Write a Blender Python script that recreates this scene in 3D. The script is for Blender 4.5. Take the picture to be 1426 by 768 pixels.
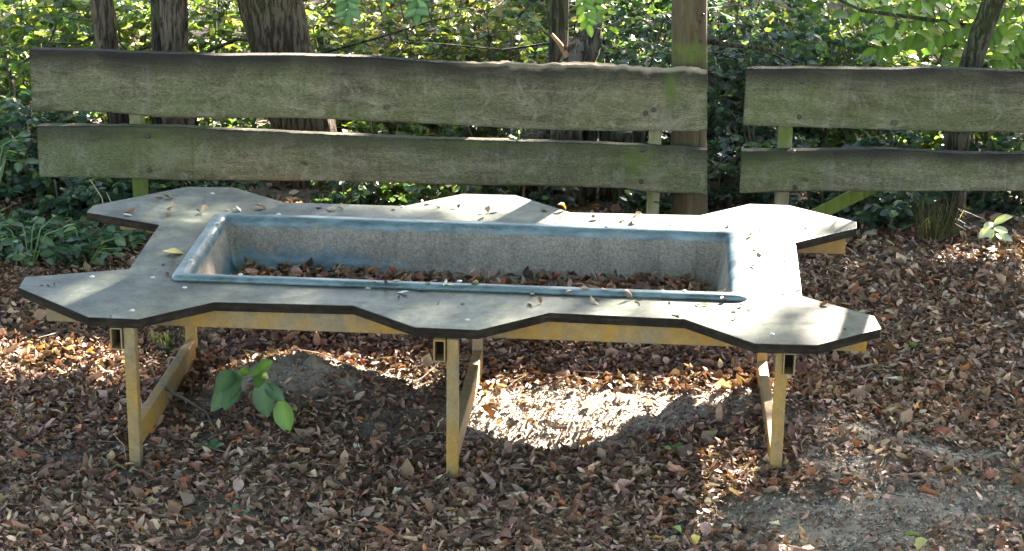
import bpy, math, random
import numpy as np
from mathutils import Vector, Matrix, noise as mnoise

for o in list(bpy.data.objects):
    bpy.data.objects.remove(o)
SC = bpy.context.scene
COL = SC.collection
random.seed(7)
RNG = np.random.default_rng(11)

# ------------------------------------------------------------------ camera
CAM = (0.6446, -6.8725, 2.7763)
YAW, PITCH, ROLL, FPX = -0.0715, 0.3316, 0.0122, 3050.0
W0, H0 = 1426, 768
FW = np.array([math.sin(YAW)*math.cos(PITCH), math.cos(YAW)*math.cos(PITCH), -math.sin(PITCH)])
_r = np.array([math.cos(YAW), -math.sin(YAW), 0.0])
_u = np.cross(_r, FW)
RT = _r*math.cos(ROLL)+_u*math.sin(ROLL)
UP = -_r*math.sin(ROLL)+_u*math.cos(ROLL)
cd = bpy.data.cameras.new('camera')
co = bpy.data.objects.new('camera', cd)
COL.objects.link(co)
m = Matrix.Identity(4)
for i in range(3):
    m[i][0] = RT[i]; m[i][1] = UP[i]; m[i][2] = -FW[i]; m[i][3] = CAM[i]
co.matrix_world = m
cd.sensor_fit = 'HORIZONTAL'
cd.sensor_width = 36.0
cd.lens = FPX/W0*36.0
cd.clip_end = 500
SC.camera = co
SC.render.resolution_x, SC.render.resolution_y = 1024, 551

# ------------------------------------------------------------------ light
SUN = np.array([0.385, 0.915, 0.465]); SUN /= np.linalg.norm(SUN)
EL = math.asin(SUN[2]); AZ = math.atan2(SUN[0], SUN[1])
w = bpy.data.worlds.new('World'); SC.world = w; w.use_nodes = True
nt = w.node_tree
sky = nt.nodes.new('ShaderNodeTexSky'); sky.sky_type = 'NISHITA'; sky.sun_disc = False
sky.sun_elevation = EL; sky.sun_rotation = AZ
sky.air_density = 1.0; sky.dust_density = 1.0; sky.ozone_density = 1.0
bg = nt.nodes['Background']; bg.inputs['Strength'].default_value = 0.05
nt.links.new(sky.outputs[0], bg.inputs['Color'])
sl = bpy.data.lights.new('sun', 'SUN'); sl.energy = 5.0; sl.angle = math.radians(0.53); sl.color = (1.0, 0.93, 0.82)
so = bpy.data.objects.new('sun', sl); COL.objects.link(so)
so.rotation_euler = Vector(SUN).to_track_quat('Z', 'Y').to_euler()
so.location = (4, 14, 9)
SC.view_settings.view_transform = 'Standard'
SC.view_settings.look = 'None'
SC.view_settings.exposure = 4.2
SC.view_settings.use_white_balance = True
SC.view_settings.white_balance_temperature = 6850
SC.view_settings.white_balance_tint = 14
SC.view_settings.gamma = 1.0

# ------------------------------------------------------------------ helpers
CAMV = np.array(CAM)
def ray(x, y): return ((x-W0/2)*RT+(H0/2-y)*UP)/FPX+FW
def at(x, y, Y):
    d = ray(x, y); return CAMV+d*((Y-CAM[1])/d[1])
def onz(x, y, z):
    d = ray(x, y); return CAMV+d*((z-CAM[2])/d[2])
def pix(P):
    d = np.asarray(P, float)-CAMV; z = d@FW
    return W0/2+FPX*(d@RT)/z, H0/2-FPX*(d@UP)/z

def sstep(a, b, x):
    t = np.clip((x-a)/(b-a), 0, 1); return t*t*(3-2*t)
_tab = np.random.default_rng(3).random((256, 256))
def vnoise(x, y):
    x = np.asarray(x, float); y = np.asarray(y, float)
    xi = np.floor(x).astype(int); yi = np.floor(y).astype(int)
    fx = x-xi; fy = y-yi; fx = fx*fx*(3-2*fx); fy = fy*fy*(3-2*fy)
    a = _tab[xi % 256, yi % 256]; b = _tab[(xi+1) % 256, yi % 256]
    c = _tab[xi % 256, (yi+1) % 256]; d = _tab[(xi+1) % 256, (yi+1) % 256]
    return (a*(1-fx)+b*fx)*(1-fy)+(c*(1-fx)+d*fx)*fy
def fbm(x, y, o=4):
    s = 0; a = .5; t = 0
    for i in range(o):
        s = s+a*vnoise(x*2**i+17*i, y*2**i+31*i); t += a; a *= .5
    return s/t

def hgt(x, y):
    x = np.asarray(x, float); y = np.asarray(y, float)
    g = lambda cx, cy, sx, sy, h: h*np.exp(-((x-cx)/sx)**2-((y-cy)/sy)**2)
    z = g(-.56, -.10, .25, .17, .125)+g(-.22, -.16, .2, .12, .045)+g(.36, -.40, .42, .2, -.065)
    z = z+g(1.15, -.55, .45, .45, .055)+g(.98, -.12, .22, .18, .05)+g(-.97, -.78, .3, .2, -.028)+g(.02, -.78, .35, .2, -.032)+g(-1.9, .6, .5, .5, .06)
    z = z+(fbm(x*1.7+5, y*1.7+9, 3)-.5)*.035+(fbm(x*7, y*7, 3)-.5)*.014
    back = np.clip(y-1.95, 0, None)
    z = z-.066*np.clip(back, 0, 30)+(fbm(x*.5+2, y*.5+4, 3)-.5)*.5*sstep(2.5, 8, np.abs(y))
    z = z+.05*np.clip(-2.0-y, 0, 30)*0.5
    return z

# material helpers -----------------------------------------------------
def mat(name):
    M = bpy.data.materials.new(name); M.use_nodes = True
    n = M.node_tree.nodes; l = M.node_tree.links
    return M, n, l, n['Principled BSDF']
def N(n, t, **k):
    x = n.new(t)
    for a, b in k.items():
        if a in x.inputs: x.inputs[a].default_value = b
        else: setattr(x, a, b)
    return x
def coords(n, l, scale=(1, 1, 1), kind='Object'):
    tc = n.new('ShaderNodeTexCoord'); mp = n.new('ShaderNodeMapping')
    mp.inputs['Scale'].default_value = scale
    l.new(tc.outputs[kind], mp.inputs['Vector']); return mp.outputs[0]
def noi(n, l, v, scale, detail=6, rough=.6, dist=0):
    x = n.new('ShaderNodeTexNoise'); x.inputs['Scale'].default_value = scale
    x.inputs['Detail'].default_value = detail; x.inputs['Roughness'].default_value = rough
    x.inputs['Distortion'].default_value = dist
    l.new(v, x.inputs['Vector']); return x.outputs['Fac']
def ramp(n, l, f, stops):
    r = n.new('ShaderNodeValToRGB'); e = r.color_ramp.elements
    while len(e) < len(stops): e.new(.5)
    for k, (p, c) in enumerate(stops):
        e[k].position = p; e[k].color = (c[0], c[1], c[2], 1) if not isinstance(c, (int, float)) else (c, c, c, 1)
    l.new(f, r.inputs[0]); return r.outputs[0]
def mix(n, l, f, a, b, mode='MIX'):
    x = n.new('ShaderNodeMix'); x.data_type = 'RGBA'; x.blend_type = mode
    if isinstance(f, (int, float)): x.inputs[0].default_value = f
    else: l.new(f, x.inputs[0])
    for s, i in ((a, 6), (b, 7)):
        if isinstance(s, tuple): x.inputs[i].default_value = (*s, 1)
        else: l.new(s, x.inputs[i])
    return x.outputs[2]
def bump(n, l, h, p, strength=.5, dist=.01):
    b = n.new('ShaderNodeBump'); b.inputs['Strength'].default_value = strength; b.inputs['Distance'].default_value = dist
    l.new(h, b.inputs['Height']); l.new(b.outputs[0], p.inputs['Normal']); return b
def mathn(n, l, op, a, b=None):
    x = n.new('ShaderNodeMath'); x.operation = op
    for s, i in ((a, 0), (b, 1)):
        if s is None: continue
        if isinstance(s, (int, float)): x.inputs[i].default_value = s
        else: l.new(s, x.inputs[i])
    return x.outputs[0]

def leaf_mat(name, trans=.4, rough=.45, spec=.4, bumpy=False):
    M, n, l, p = mat(name)
    a = n.new('ShaderNodeAttribute'); a.attribute_name = 'col'
    v = coords(n, l)
    f = noi(n, l, v, 55, 3)
    c = mix(n, l, 1.0, a.outputs['Color'], ramp(n, l, f, [(.3, .72), (.7, 1.2)]), 'MULTIPLY')
    l.new(c, p.inputs['Base Color']); p.inputs['Roughness'].default_value = rough
    p.inputs['Specular IOR Level'].default_value = spec
    if trans > 0:
        t = n.new('ShaderNodeBsdfTranslucent')
        l.new(mix(n, l, 1.0, c, (1.5, 1.55, .75), 'MULTIPLY'), t.inputs['Color'])
        s = n.new('ShaderNodeMixShader'); s.inputs[0].default_value = trans
        l.new(p.outputs[0], s.inputs[1]); l.new(t.outputs[0], s.inputs[2])
        l.new(s.outputs[0], n['Material Output'].inputs['Surface'])
    return M
MAT = {}
MAT['leaf'] = leaf_mat('green_leaf', .45, .42, .5)
MAT['dry'] = leaf_mat('dry_leaf', .12, .6, .3)

def m_soil():
    M, n, l, p = mat('woodland_soil')
    v = coords(n, l)
    a = noi(n, l, v, 2.2, 6); b = noi(n, l, v, 38, 8, .7); c = noi(n, l, v, 160, 4, .7)
    base = ramp(n, l, a, [(.3, (.065, .050, .036)), (.55, (.150, .122, .092)), (.75, (.23, .195, .155))])
    col = mix(n, l, .8, base, ramp(n, l, b, [(.34, .25), (.5, .9), (.66, 1.55)]), 'MULTIPLY')
    at_ = n.new('ShaderNodeAttribute'); at_.attribute_name = 'sand'
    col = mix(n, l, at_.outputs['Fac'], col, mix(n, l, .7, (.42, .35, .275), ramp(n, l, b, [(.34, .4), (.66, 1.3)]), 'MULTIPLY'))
    l.new(col, p.inputs['Base Color']); p.inputs['Roughness'].default_value = .95
    p.inputs['Specular IOR Level'].default_value = .15
    h = mathn(n, l, 'ADD', b, mathn(n, l, 'MULTIPLY', c, .6))
    bump(n, l, h, p, .55, .012); return M
MAT['soil'] = m_soil()

def m_top():
    M, n, l, p = mat('grey_green_laminate')
    v = coords(n, l, (1, 1, 1)); v2 = coords(n, l, (.6, 1.8, 1))
    a = noi(n, l, v, 3.0, 5, .6, .6); b = noi(n, l, v2, 9, 6, .6, .8); c = noi(n, l, v, 90, 3)
    col = ramp(n, l, a, [(.34, (.024, .034, .026)), (.5, (.060, .072, .054)), (.66, (.140, .150, .108))])
    col = mix(n, l, .7, col, ramp(n, l, b, [(.3, (.62, .70, .66)), (.5, .95), (.7, (1.25, 1.22, 1.12))]), 'MULTIPLY')
    d = noi(n, l, v, 1.7, 8, .75, 1.2); col = mix(n, l, .75, col, ramp(n, l, d, [(.38, (.40, .43, .38)), (.47, .95), (.6, (1.25, 1.22, 1.12))]), 'MULTIPLY')
    d2 = noi(n, l, v, 26, 7, .75, .4); col = mix(n, l, .75, col, ramp(n, l, d2, [(.36, .5), (.6, 1.3)]), 'MULTIPLY')
    tc = n.new('ShaderNodeTexCoord'); sx = n.new('ShaderNodeSeparateXYZ'); l.new(tc.outputs['Object'], sx.inputs[0])
    dist = mathn(n, l, 'MAXIMUM', mathn(n, l, 'SUBTRACT', mathn(n, l, 'ABSOLUTE', sx.outputs[0]), .922), mathn(n, l, 'SUBTRACT', mathn(n, l, 'ABSOLUTE', sx.outputs[1]), .350))
    rim = mathn(n, l, 'MULTIPLY', ramp(n, l, dist, [(.0, 1.), (.035, 0.)]), ramp(n, l, d2, [(.38, 0.), (.6, .9)]))
    col = mix(n, l, rim, col, (.035, .030, .020))
    sc1 = noi(n, l, coords(n, l, (1, 26, 1)), 7, 4, .6, .6); col = mix(n, l, ramp(n, l, sc1, [(.68, 0.), (.73, .35)]), col, (.26, .27, .23))
    sc2 = noi(n, l, coords(n, l, (24, 3, 1)), 6, 4, .6, .8); col = mix(n, l, ramp(n, l, sc2, [(.70, 0.), (.74, .3)]), col, (.24, .25, .22))
    dp = noi(n, l, v, 17, 5, .6); col = mix(n, l, ramp(n, l, dp, [(.70, 0.), (.73, .7)]), col, (.34, .34, .29))
    dk = noi(n, l, v, 48, 3, .6); col = mix(n, l, ramp(n, l, dk, [(.28, .7), (.33, 0.)]), col, (.022, .022, .016))
    s = ramp(n, l, c, [(.60, .0), (.72, .5)])
    col = mix(n, l, s, col, (.17, .18, .155))
    l.new(col, p.inputs['Base Color'])
    l.new(ramp(n, l, b, [(.3, .38), (.7, .58)]), p.inputs['Roughness'])
    p.inputs['Specular IOR Level'].default_value = .28
    bump(n, l, c, p, .08, .002); return M
MAT['top'] = m_top()
def m_edge():
    M, n, l, p = mat('dark_board_edge')
    v = coords(n, l, (1, 1, 6)); a = noi(n, l, v, 9, 9, .75); b = noi(n, l, coords(n, l), 40, 4)
    col = ramp(n, l, a, [(.3, (.010, .007, .005)), (.54, (.026, .020, .014)), (.68, (.055, .042, .029)), (.8, (.16, .13, .10))])
    col = mix(n, l, .6, col, ramp(n, l, b, [(.3, .5), (.7, 1.4)]), 'MULTIPLY')
    l.new(col, p.inputs['Base Color']); p.inputs['Roughness'].default_value = .85; p.inputs['Specular IOR Level'].default_value = .08
    bump(n, l, a, p, .6, .004); return M
MAT['edge'] = m_edge()
def m_yellow(name, wear):
    M, n, l, p = mat(name)
    v = coords(n, l, (1, 1, .45)); a = noi(n, l, v, 7, 8, .65, .3); b = noi(n, l, coords(n, l), 45, 8, .8)
    yel = ramp(n, l, b, [(.3, (.27, .135, .014)), (.7, (.42, .225, .03))])
    dirt = ramp(n, l, b, [(.3, (.12, .090, .048)), (.7, (.27, .215, .13))])
    f = ramp(n, l, a, [(wear-.1, 0.), (wear+.12, .92)])
    l.new(mix(n, l, f, yel, dirt), p.inputs['Base Color'])
    p.inputs['Roughness'].default_value = .62
    bump(n, l, b, p, .25, .003); return M
MAT['yellow'] = m_yellow('yellow_paint', .47)
MAT['yellow_worn'] = m_yellow('worn_yellow_paint', .46)
def m_plain(name, col, rough=.6, metal=0., var=.5, sc=30):
    M, n, l, p = mat(name)
    f = noi(n, l, coords(n, l), sc, 5)
    l.new(mix(n, l, var, col, ramp(n, l, f, [(.3, .5), (.7, 1.3)]), 'MULTIPLY'), p.inputs['Base Color'])
    p.inputs['Roughness'].default_value = rough; p.inputs['Metallic'].default_value = metal
    bump(n, l, f, p, .2, .003); return M
MAT['cap'] = m_plain('pale_bolt_cap', (.40, .42, .40), .4)
MAT['rust'] = m_plain('dark_bolt', (.05, .04, .035), .6, .3)
MAT['hollow'] = m_plain('tube_shade', (.012, .009, .006), .95)
def m_basin():
    M, n, l, p = mat('blue_basin')
    tc = n.new('ShaderNodeTexCoord'); sep = n.new('ShaderNodeSeparateXYZ'); l.new(tc.outputs['Object'], sep.inputs[0])
    v = coords(n, l)
    a = noi(n, l, coords(n, l, (1, 2.5, 2.5)), 6, 8, .75, .5); b = noi(n, l, v, 120, 8, .8); c = noi(n, l, coords(n, l, (1, 1, .4)), 22, 6)
    blue = ramp(n, l, a, [(.3, (.016, .028, .030)), (.42, (.040, .068, .074)), (.54, (.095, .145, .155)), (.66, (.15, .20, .21)), (.78, (.32, .33, .30))])
    grit = ramp(n, l, b, [(.34, (.10, .082, .060)), (.5, (.225, .19, .145)), (.66, (.34, .295, .235))])
    # grit clings to the upper wall, blue gelcoat shows at the wall foot (left) and on the rim
    at_ = n.new('ShaderNodeAttribute'); at_.attribute_name = 'grit'
    f = mathn(n, l, 'ADD', at_.outputs['Fac'], mathn(n, l, 'MULTIPLY', mathn(n, l, 'SUBTRACT', c, .5), .9))
    f = ramp(n, l, f, [(.38, 0.), (.62, 1.)])
    wst = noi(n, l, coords(n, l, (1, 1, .25)), 14, 6, .7, .4); grit = mix(n, l, .7, grit, ramp(n, l, wst, [(.34, .5), (.5, 1.), (.66, 1.25)]), 'MULTIPLY')
    col = mix(n, l, f, blue, grit)
    l.new(col, p.inputs['Base Color'])
    l.new(ramp(n, l, f, [(0, .38), (1, .95)]), p.inputs['Roughness'])
    bm = bump(n, l, b, p, .3, .006); l.new(ramp(n, l, f, [(0, .05), (1, .8)]), bm.inputs['Strength'])
    return M
MAT['basin'] = m_basin()
def m_plank():
    M, n, l, p = mat('weathered_plank')
    v = coords(n, l, (.55, 1, 2.4)); vv = coords(n, l, (1, 1, .28)); v0 = coords(n, l)
    g = noi(n, l, v, 9, 9, .7, .9); g2 = noi(n, l, coords(n, l, (1.2, 1, 12)), 12, 6, .7, .5)
    st = noi(n, l, vv, 7, 6, .6, .2); al = noi(n, l, v0, 2.3, 6, .65); sp = noi(n, l, v0, 75, 3, .6)
    col = ramp(n, l, g, [(.30, (.080, .068, .038)), (.5, (.195, .175, .105)), (.70, (.34, .312, .205))])
    col = mix(n, l, .4, col, ramp(n, l, g2, [(.3, .55), (.5, 1.0), (.7, 1.25)]), 'MULTIPLY')
    col = mix(n, l, .8, col, ramp(n, l, st, [(.3, .68), (.7, 1.35)]), 'MULTIPLY')
    col = mix(n, l, ramp(n, l, al, [(.38, 0.), (.62, .72)]), col, (.150, .178, .070))
    ck = noi(n, l, coords(n, l, (1, 1, 14)), 26, 4, .7, .3)
    col = mix(n, l, ramp(n, l, ck, [(.26, .85), (.34, 0.)]), col, (.025, .022, .016))
    fg = noi(n, l, coords(n, l, (2.2, 3, 9)), 34, 6, .8, .5); col = mix(n, l, .85, col, ramp(n, l, fg, [(.36, .22), (.48, .85), (.64, 1.75)]), 'MULTIPLY')
    dr = noi(n, l, coords(n, l, (16, 1, 1.2)), 3.2, 5, .7, .2); col = mix(n, l, ramp(n, l, dr, [(.56, 0.), (.72, .55)]), col, (.27, .255, .20))
    col = mix(n, l, ramp(n, l, noi(n, l, coords(n, l, (22, 1, 1.5)), 2.6, 5, .7, .3), [(.30, .4), (.40, 0.)]), col, (.06, .054, .038))
    li = noi(n, l, v0, 11, 9, .8, .6); col = mix(n, l, ramp(n, l, li, [(.53, 0.), (.62, .6)]), col, (.34, .33, .24))
    kn = noi(n, l, coords(n, l, (1, 1, 1.6)), 6.5, 2, .4); col = mix(n, l, ramp(n, l, kn, [(.745, 0.), (.77, .7)]), col, (.04, .034, .026))
    col = mix(n, l, ramp(n, l, sp, [(.62, 0.), (.74, .5)]), col, (.30, .29, .22))
    a = n.new('ShaderNodeAttribute'); a.attribute_name = 'stain'     # R dark top stain, G exposed wood, B moss
    s = n.new('ShaderNodeSeparateColor'); l.new(a.outputs['Color'], s.inputs[0])
    col = mix(n, l, s.outputs[0], col, mix(n, l, g, (.012, .011, .009), (.048, .042, .032)))
    col = mix(n, l, s.outputs[1], col, mix(n, l, g2, (.16, .085, .045), (.62, .52, .38)))
    col = mix(n, l, s.outputs[2], col, mix(n, l, g2, (.07, .105, .02), (.16, .22, .04)))
    l.new(col, p.inputs['Base Color']); p.inputs['Roughness'].default_value = .85
    p.inputs['Specular IOR Level'].default_value = .25
    bump(n, l, mathn(n, l, 'ADD', g, mathn(n, l, 'ADD', fg, g2)), p, 1., .010); return M
MAT['plank'] = m_plank()
def m_wood(name, c0, c1, c2, moss=0., sc=9):
    M, n, l, p = mat(name)
    g = noi(n, l, coords(n, l, (3, 3, .35)), sc, 8, .7, .6); al = noi(n, l, coords(n, l), 3, 5)
    col = ramp(n, l, g, [(.3, c0), (.5, c1), (.7, c2)])
    if moss: col = mix(n, l, ramp(n, l, al, [(.55-moss*.2, 0.), (.62, .9)]), col, (.085, .12, .022))
    l.new(col, p.inputs['Base Color']); p.inputs['Roughness'].default_value = .9
    p.inputs['Specular IOR Level'].default_value = .2
    bump(n, l, g, p, .6, .01); return M
MAT['post'] = m_wood('post_wood', (.11, .10, .055), (.19, .175, .10), (.29, .265, .17), .15)
MAT['mossy_board'] = m_wood('mossy_board', (.06, .08, .02), (.12, .15, .03), (.18, .21, .05), .8)
MAT['pole'] = m_wood('bare_trunk_wood', (.040, .030, .016), (.078, .060, .032), (.135, .105, .060), .08, 11)
def m_bark(name, dark, lite, moss, sc=1.):
    M, n, l, p = mat(name)
    v = coords(n, l, (1, 1, .17)); v2 = coords(n, l, (1, 1, .5))
    a = noi(n, l, v, 58*sc, 4, .6, .7); b = noi(n, l, v2, 120*sc, 5, .7); al = noi(n, l, coords(n, l), 2.4, 5); c = noi(n, l, coords(n, l), 9, 4)
    h = ramp(n, l, a, [(.38, 0.), (.52, 1.)])
    col = mix(n, l, h, tuple(x*.5 for x in dark), mix(n, l, b, dark, lite))
    col = mix(n, l, .5, col, ramp(n, l, c, [(.3, .6), (.7, 1.35)]), 'MULTIPLY')
    if moss: col = mix(n, l, ramp(n, l, al, [(.62-moss*.25, 0.), (.72, .8)]), col, mix(n, l, b, (.03, .05, .008), (.10, .13, .03)))
    l.new(col, p.inputs['Base Color']); p.inputs['Roughness'].default_value = .92; p.inputs['Specular IOR Level'].default_value = .15
    bump(n, l, mathn(n, l, 'ADD', h, mathn(n, l, 'MULTIPLY', b, .4)), p, 1., .02); return M
MAT['bark'] = m_bark('ridged_bark', (.070, .054, .036), (.145, .115, .080), .25)
MAT['bark_dark'] = m_bark('dark_mossy_bark', (.045, .040, .028), (.11, .10, .07), .6)
MAT['twig'] = m_plain('twig_bark', (.10, .078, .055), .85, 0, .6, 60)
MAT['pale_twig'] = m_plain('dry_stalk', (.42, .36, .24), .8, 0, .5, 60)
MAT['green_stem'] = m_plain('green_stem', (.10, .16, .05), .6, 0, .4, 60)
MAT['stone'] = m_plain('pale_chip', (.55, .53, .48), .8, 0, .4, 40)

# mesh helpers ---------------------------------------------------------
def mesh_np(name, V, F, nper, col=None, attr='col', smooth=False):
    """V (n,3), F flat int index list with nper verts per face"""
    me = bpy.data.meshes.new(name)
    V = np.ascontiguousarray(V, np.float32); F = np.ascontiguousarray(F, np.int32).ravel()
    nf = len(F)//nper
    me.vertices.add(len(V)); me.vertices.foreach_set('co', V.ravel())
    me.loops.add(len(F)); me.loops.foreach_set('vertex_index', F)
    me.polygons.add(nf)
    me.polygons.foreach_set('loop_start', np.arange(0, nf*nper, nper, dtype=np.int32))
    me.polygons.foreach_set('loop_total', np.full(nf, nper, np.int32))
    me.update(calc_edges=True)
    if col is not None:
        c = np.ones((len(V), 4), np.float32); c[:, :3] = col
        a = me.attributes.new(attr, 'FLOAT_COLOR', 'POINT'); a.data.foreach_set('color', c.ravel())
    if smooth: me.polygons.foreach_set('use_smooth', np.ones(nf, bool))
    me.validate(); return me
class MB:
    def __init__(s): s.v = []; s.f = []; s.mi = []
    def quadbox(s, P, mi=0):            # 8 points: bottom ring 4, top ring 4
        b = len(s.v); s.v += [tuple(map(float, p)) for p in P]
        for q in ((3, 2, 1, 0), (4, 5, 6, 7), (0, 1, 5, 4), (1, 2, 6, 5), (2, 3, 7, 6), (3, 0, 4, 7)):
            s.f.append(tuple(b+i for i in q)); s.mi.append(mi)
    def box(s, a, b, mi=0):
        x0, y0, z0 = a; x1, y1, z1 = b
        s.quadbox([(x0, y0, z0), (x1, y0, z0), (x1, y1, z0), (x0, y1, z0), (x0, y0, z1), (x1, y0, z1), (x1, y1, z1), (x0, y1, z1)], mi)
    def tube(s, pts, rad, n=6, cap=True, wob=0., flat=None, ridge=None):
        pts = [Vector(p) for p in pts]; b = len(s.v); k = len(pts)
        ref = Vector((.13, .97, .2))
        for i, p in enumerate(pts):
            t = (pts[min(i+1, k-1)]-pts[max(i-1, 0)]).normalized()
            e1 = t.cross(ref)
            if e1.length < .1: e1 = t.cross(Vector((1, 0, 0)))
            e1.normalize(); e2 = t.cross(e1)
            r = rad[i] if hasattr(rad, '__len__') else rad
            for j in range(n):
                a = 2*math.pi*j/n; d = e1*math.cos(a)+e2*math.sin(a)
                rr = r
                if wob: rr *= 1+wob*(mnoise.noise(Vector((d.x*1.5, d.y*1.5, p.z*3+p.x*7)))*1.2+.6*mnoise.noise(Vector((d.x*5, d.y*5, p.z*7))))
                if ridge: rr += ridge*mnoise.noise(Vector((d.x*r*60, d.y*r*60, p.z*6)))
                q = p+d*rr; s.v.append((q.x, q.y, q.z))
        for i in range(k-1):
            for j in range(n):
                s.f.append((b+i*n+j, b+i*n+(j+1) % n, b+(i+1)*n+(j+1) % n, b+(i+1)*n+j)); s.mi.append(0)
        if cap:
            s.f.append(tuple(b+j for j in range(n))[::-1]); s.mi.append(0)
            s.f.append(tuple(b+(k-1)*n+j for j in range(n))); s.mi.append(0)
    def mesh(s, name, smooth=False):
        me = bpy.data.meshes.new(name); me.from_pydata(s.v, [], s.f); me.update()
        me.polygons.foreach_set('material_index', np.array(s.mi, np.int32))
        if smooth: me.polygons.foreach_set('use_smooth', np.ones(len(s.f), bool))
        return me
def obj(name, me, mats, parent=None, org=None):
    """link mesh as one object; vertices are in world coordinates and are made local to org or the parent's place"""
    o = bpy.data.objects.new(name, me); COL.objects.link(o)
    for mm in (mats if isinstance(mats, (list, tuple)) else [mats]):
        if me.materials.find(mm.name) < 0 or len(me.materials) < (len(mats) if isinstance(mats, (list, tuple)) else 1): me.materials.append(mm)
    wp = Vector((0, 0, 0))
    if parent:
        o.parent = parent; wp = parent['_w'] if '_w' in parent else (0, 0, 0); wp = Vector(wp)
    if org is not None:
        org = Vector([float(c) for c in org]); me.transform(Matrix.Translation(-org)); o.location = org-wp
        o['_w'] = [org.x, org.y, org.z]
    else:
        if wp.length > 0: me.transform(Matrix.Translation(-wp))
        o['_w'] = [wp.x, wp.y, wp.z]
    return o
def tag(o, label, cat=None, group=None, kind=None):
    if label: o['label'] = label
    if cat: o['category'] = cat
    if group: o['group'] = group
    if kind: o['kind'] = kind
    return o
def thing(name, loc, label, cat, group=None):
    o = bpy.data.objects.new(name, None); COL.objects.link(o)
    o.location = [float(c) for c in loc]; o['_w'] = [float(c) for c in loc]; o.empty_display_size = .1
    return tag(o, label, cat, group)
def bevel(o, wd=.004, seg=2):
    b = o.modifiers.new('bevel', 'BEVEL'); b.width = wd; b.segments = seg; b.limit_method = 'ANGLE'; return o

# leaf shapes ----------------------------------------------------------
def leaf_shape(L, Wd, curl, bend, fold, st=5, rag=0., seed=0, pointy=1.):
    """leaf along +Y from the stalk, lying in XY; curl rolls it across, bend arches it along. returns V, tris"""
    r = np.random.default_rng(seed)
    V = []
    for i in range(st):
        t = i/(st-1); wdt = Wd*.5*(math.sin(math.pi*min(1, t**.85))**(.75*pointy))*(1+rag*r.uniform(-1, 1))
        if i == 0 or i == st-1: wdt = .0
        a = bend*(t-.1); 
        cy = L*(math.sin(a)/bend if abs(bend) > .02 else t); cz = L*((1-math.cos(a))/bend if abs(bend) > .02 else 0)
        for sgn in (-1, 0, 1):
            c = curl*(1+rag*r.uniform(-1, 1))
            x = sgn*wdt*(math.sin(c)/c if abs(c) > .02 else 1); z = abs(sgn)*wdt*((1-math.cos(c))/c if abs(c) > .02 else 0)+abs(sgn)*wdt*fold
            V.append((x, cy-z*math.sin(a), cz+z*math.cos(a)))
    F = []
    for i in range(st-1):
        for s in (0, 1):
            a, b, c, d = i*3+s, i*3+s+1, (i+1)*3+s+1, (i+1)*3+s
            if i == 0: F.append((1, c, d) )
            elif i == st-2: F.append((a, b, (i+1)*3+1))
            else: F += [(a, b, c), (a, c, d)]
    return np.array(V), np.array(F)
def rots(n, tilt, rng, yaw=None):
    """random rotation matrices: yaw about z, then tilt (radians array) about a random horizontal axis"""
    y = rng.uniform(0, 2*np.pi, n) if yaw is None else yaw
    ax = rng.uniform(0, 2*np.pi, n); t = tilt
    Rz = np.zeros((n, 3, 3)); Rz[:, 0, 0] = np.cos(y); Rz[:, 0, 1] = -np.sin(y); Rz[:, 1, 0] = np.sin(y); Rz[:, 1, 1] = np.cos(y); Rz[:, 2, 2] = 1
    kx, ky = np.cos(ax), np.sin(ax); c, s = np.cos(t), np.sin(t)
    T = np.zeros((n, 3, 3))
    T[:, 0, 0] = c+kx*kx*(1-c); T[:, 0, 1] = kx*ky*(1-c); T[:, 0, 2] = ky*s
    T[:, 1, 0] = kx*ky*(1-c); T[:, 1, 1] = c+ky*ky*(1-c); T[:, 1, 2] = -kx*s
    T[:, 2, 0] = -ky*s; T[:, 2, 1] = kx*s; T[:, 2, 2] = c
    return T@Rz
def frames(dirs, nrm):
    """rotation matrices whose Y axis follows dirs and Z axis is close to nrm"""
    y = dirs/np.linalg.norm(dirs, axis=1, keepdims=True)
    x = np.cross(y, nrm); x /= np.linalg.norm(x, axis=1, keepdims=True)+1e-9
    z = np.cross(x, y); return np.stack([x, y, z], 2)
def scatter(name, shapes, pos, R, size, col):
    """one mesh out of many leaves"""
    n = len(pos); idx = np.arange(n) % len(shapes)
    VV, FF, CC = [], [], []; off = 0
    for k, (V, F) in enumerate(shapes):
        s = np.where(idx == k)[0]
        if not len(s): continue
        P = np.einsum('nij,vj->nvi', R[s], V)*size[s][:, None, None]+pos[s][:, None, :]
        VV.append(P.reshape(-1, 3)); CC.append(np.repeat(col[s], len(V), 0))
        FF.append((F[None]+(np.arange(len(s))*len(V))[:, None, None]+off).reshape(-1, 3)); off += len(s)*len(V)
    return mesh_np(name, np.concatenate(VV), np.concatenate(FF), 3, np.concatenate(CC))
DRY = [leaf_shape(1, .60*(.7+.6*random.random()), random.uniform(.3, 2.6)*random.choice((1, 1, -1)), random.uniform(-1.7, 1.7), random.uniform(-.2, .6), 5, .3, k) for k in range(24)]
GREEN = [leaf_shape(1, .60, .25, random.uniform(-.7, .1), random.uniform(.05, .3), 8, .07, 50+k) for k in range(5)]
SMALL = [leaf_shape(1, .6, .2, random.uniform(-.6, .3), random.uniform(0, .35), 4, .08, 70+k) for k in range(5)]
def palette(cols, wts, n, rng, jit=.18):
    c = np.array(cols)[rng.choice(len(cols), n, p=np.array(wts)/sum(wts))]
    return np.clip(c*(1+rng.uniform(-jit, jit, (n, 3))*.5)*(1+rng.uniform(-jit, jit, (n, 1))*1.6), 0, 1)

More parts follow.
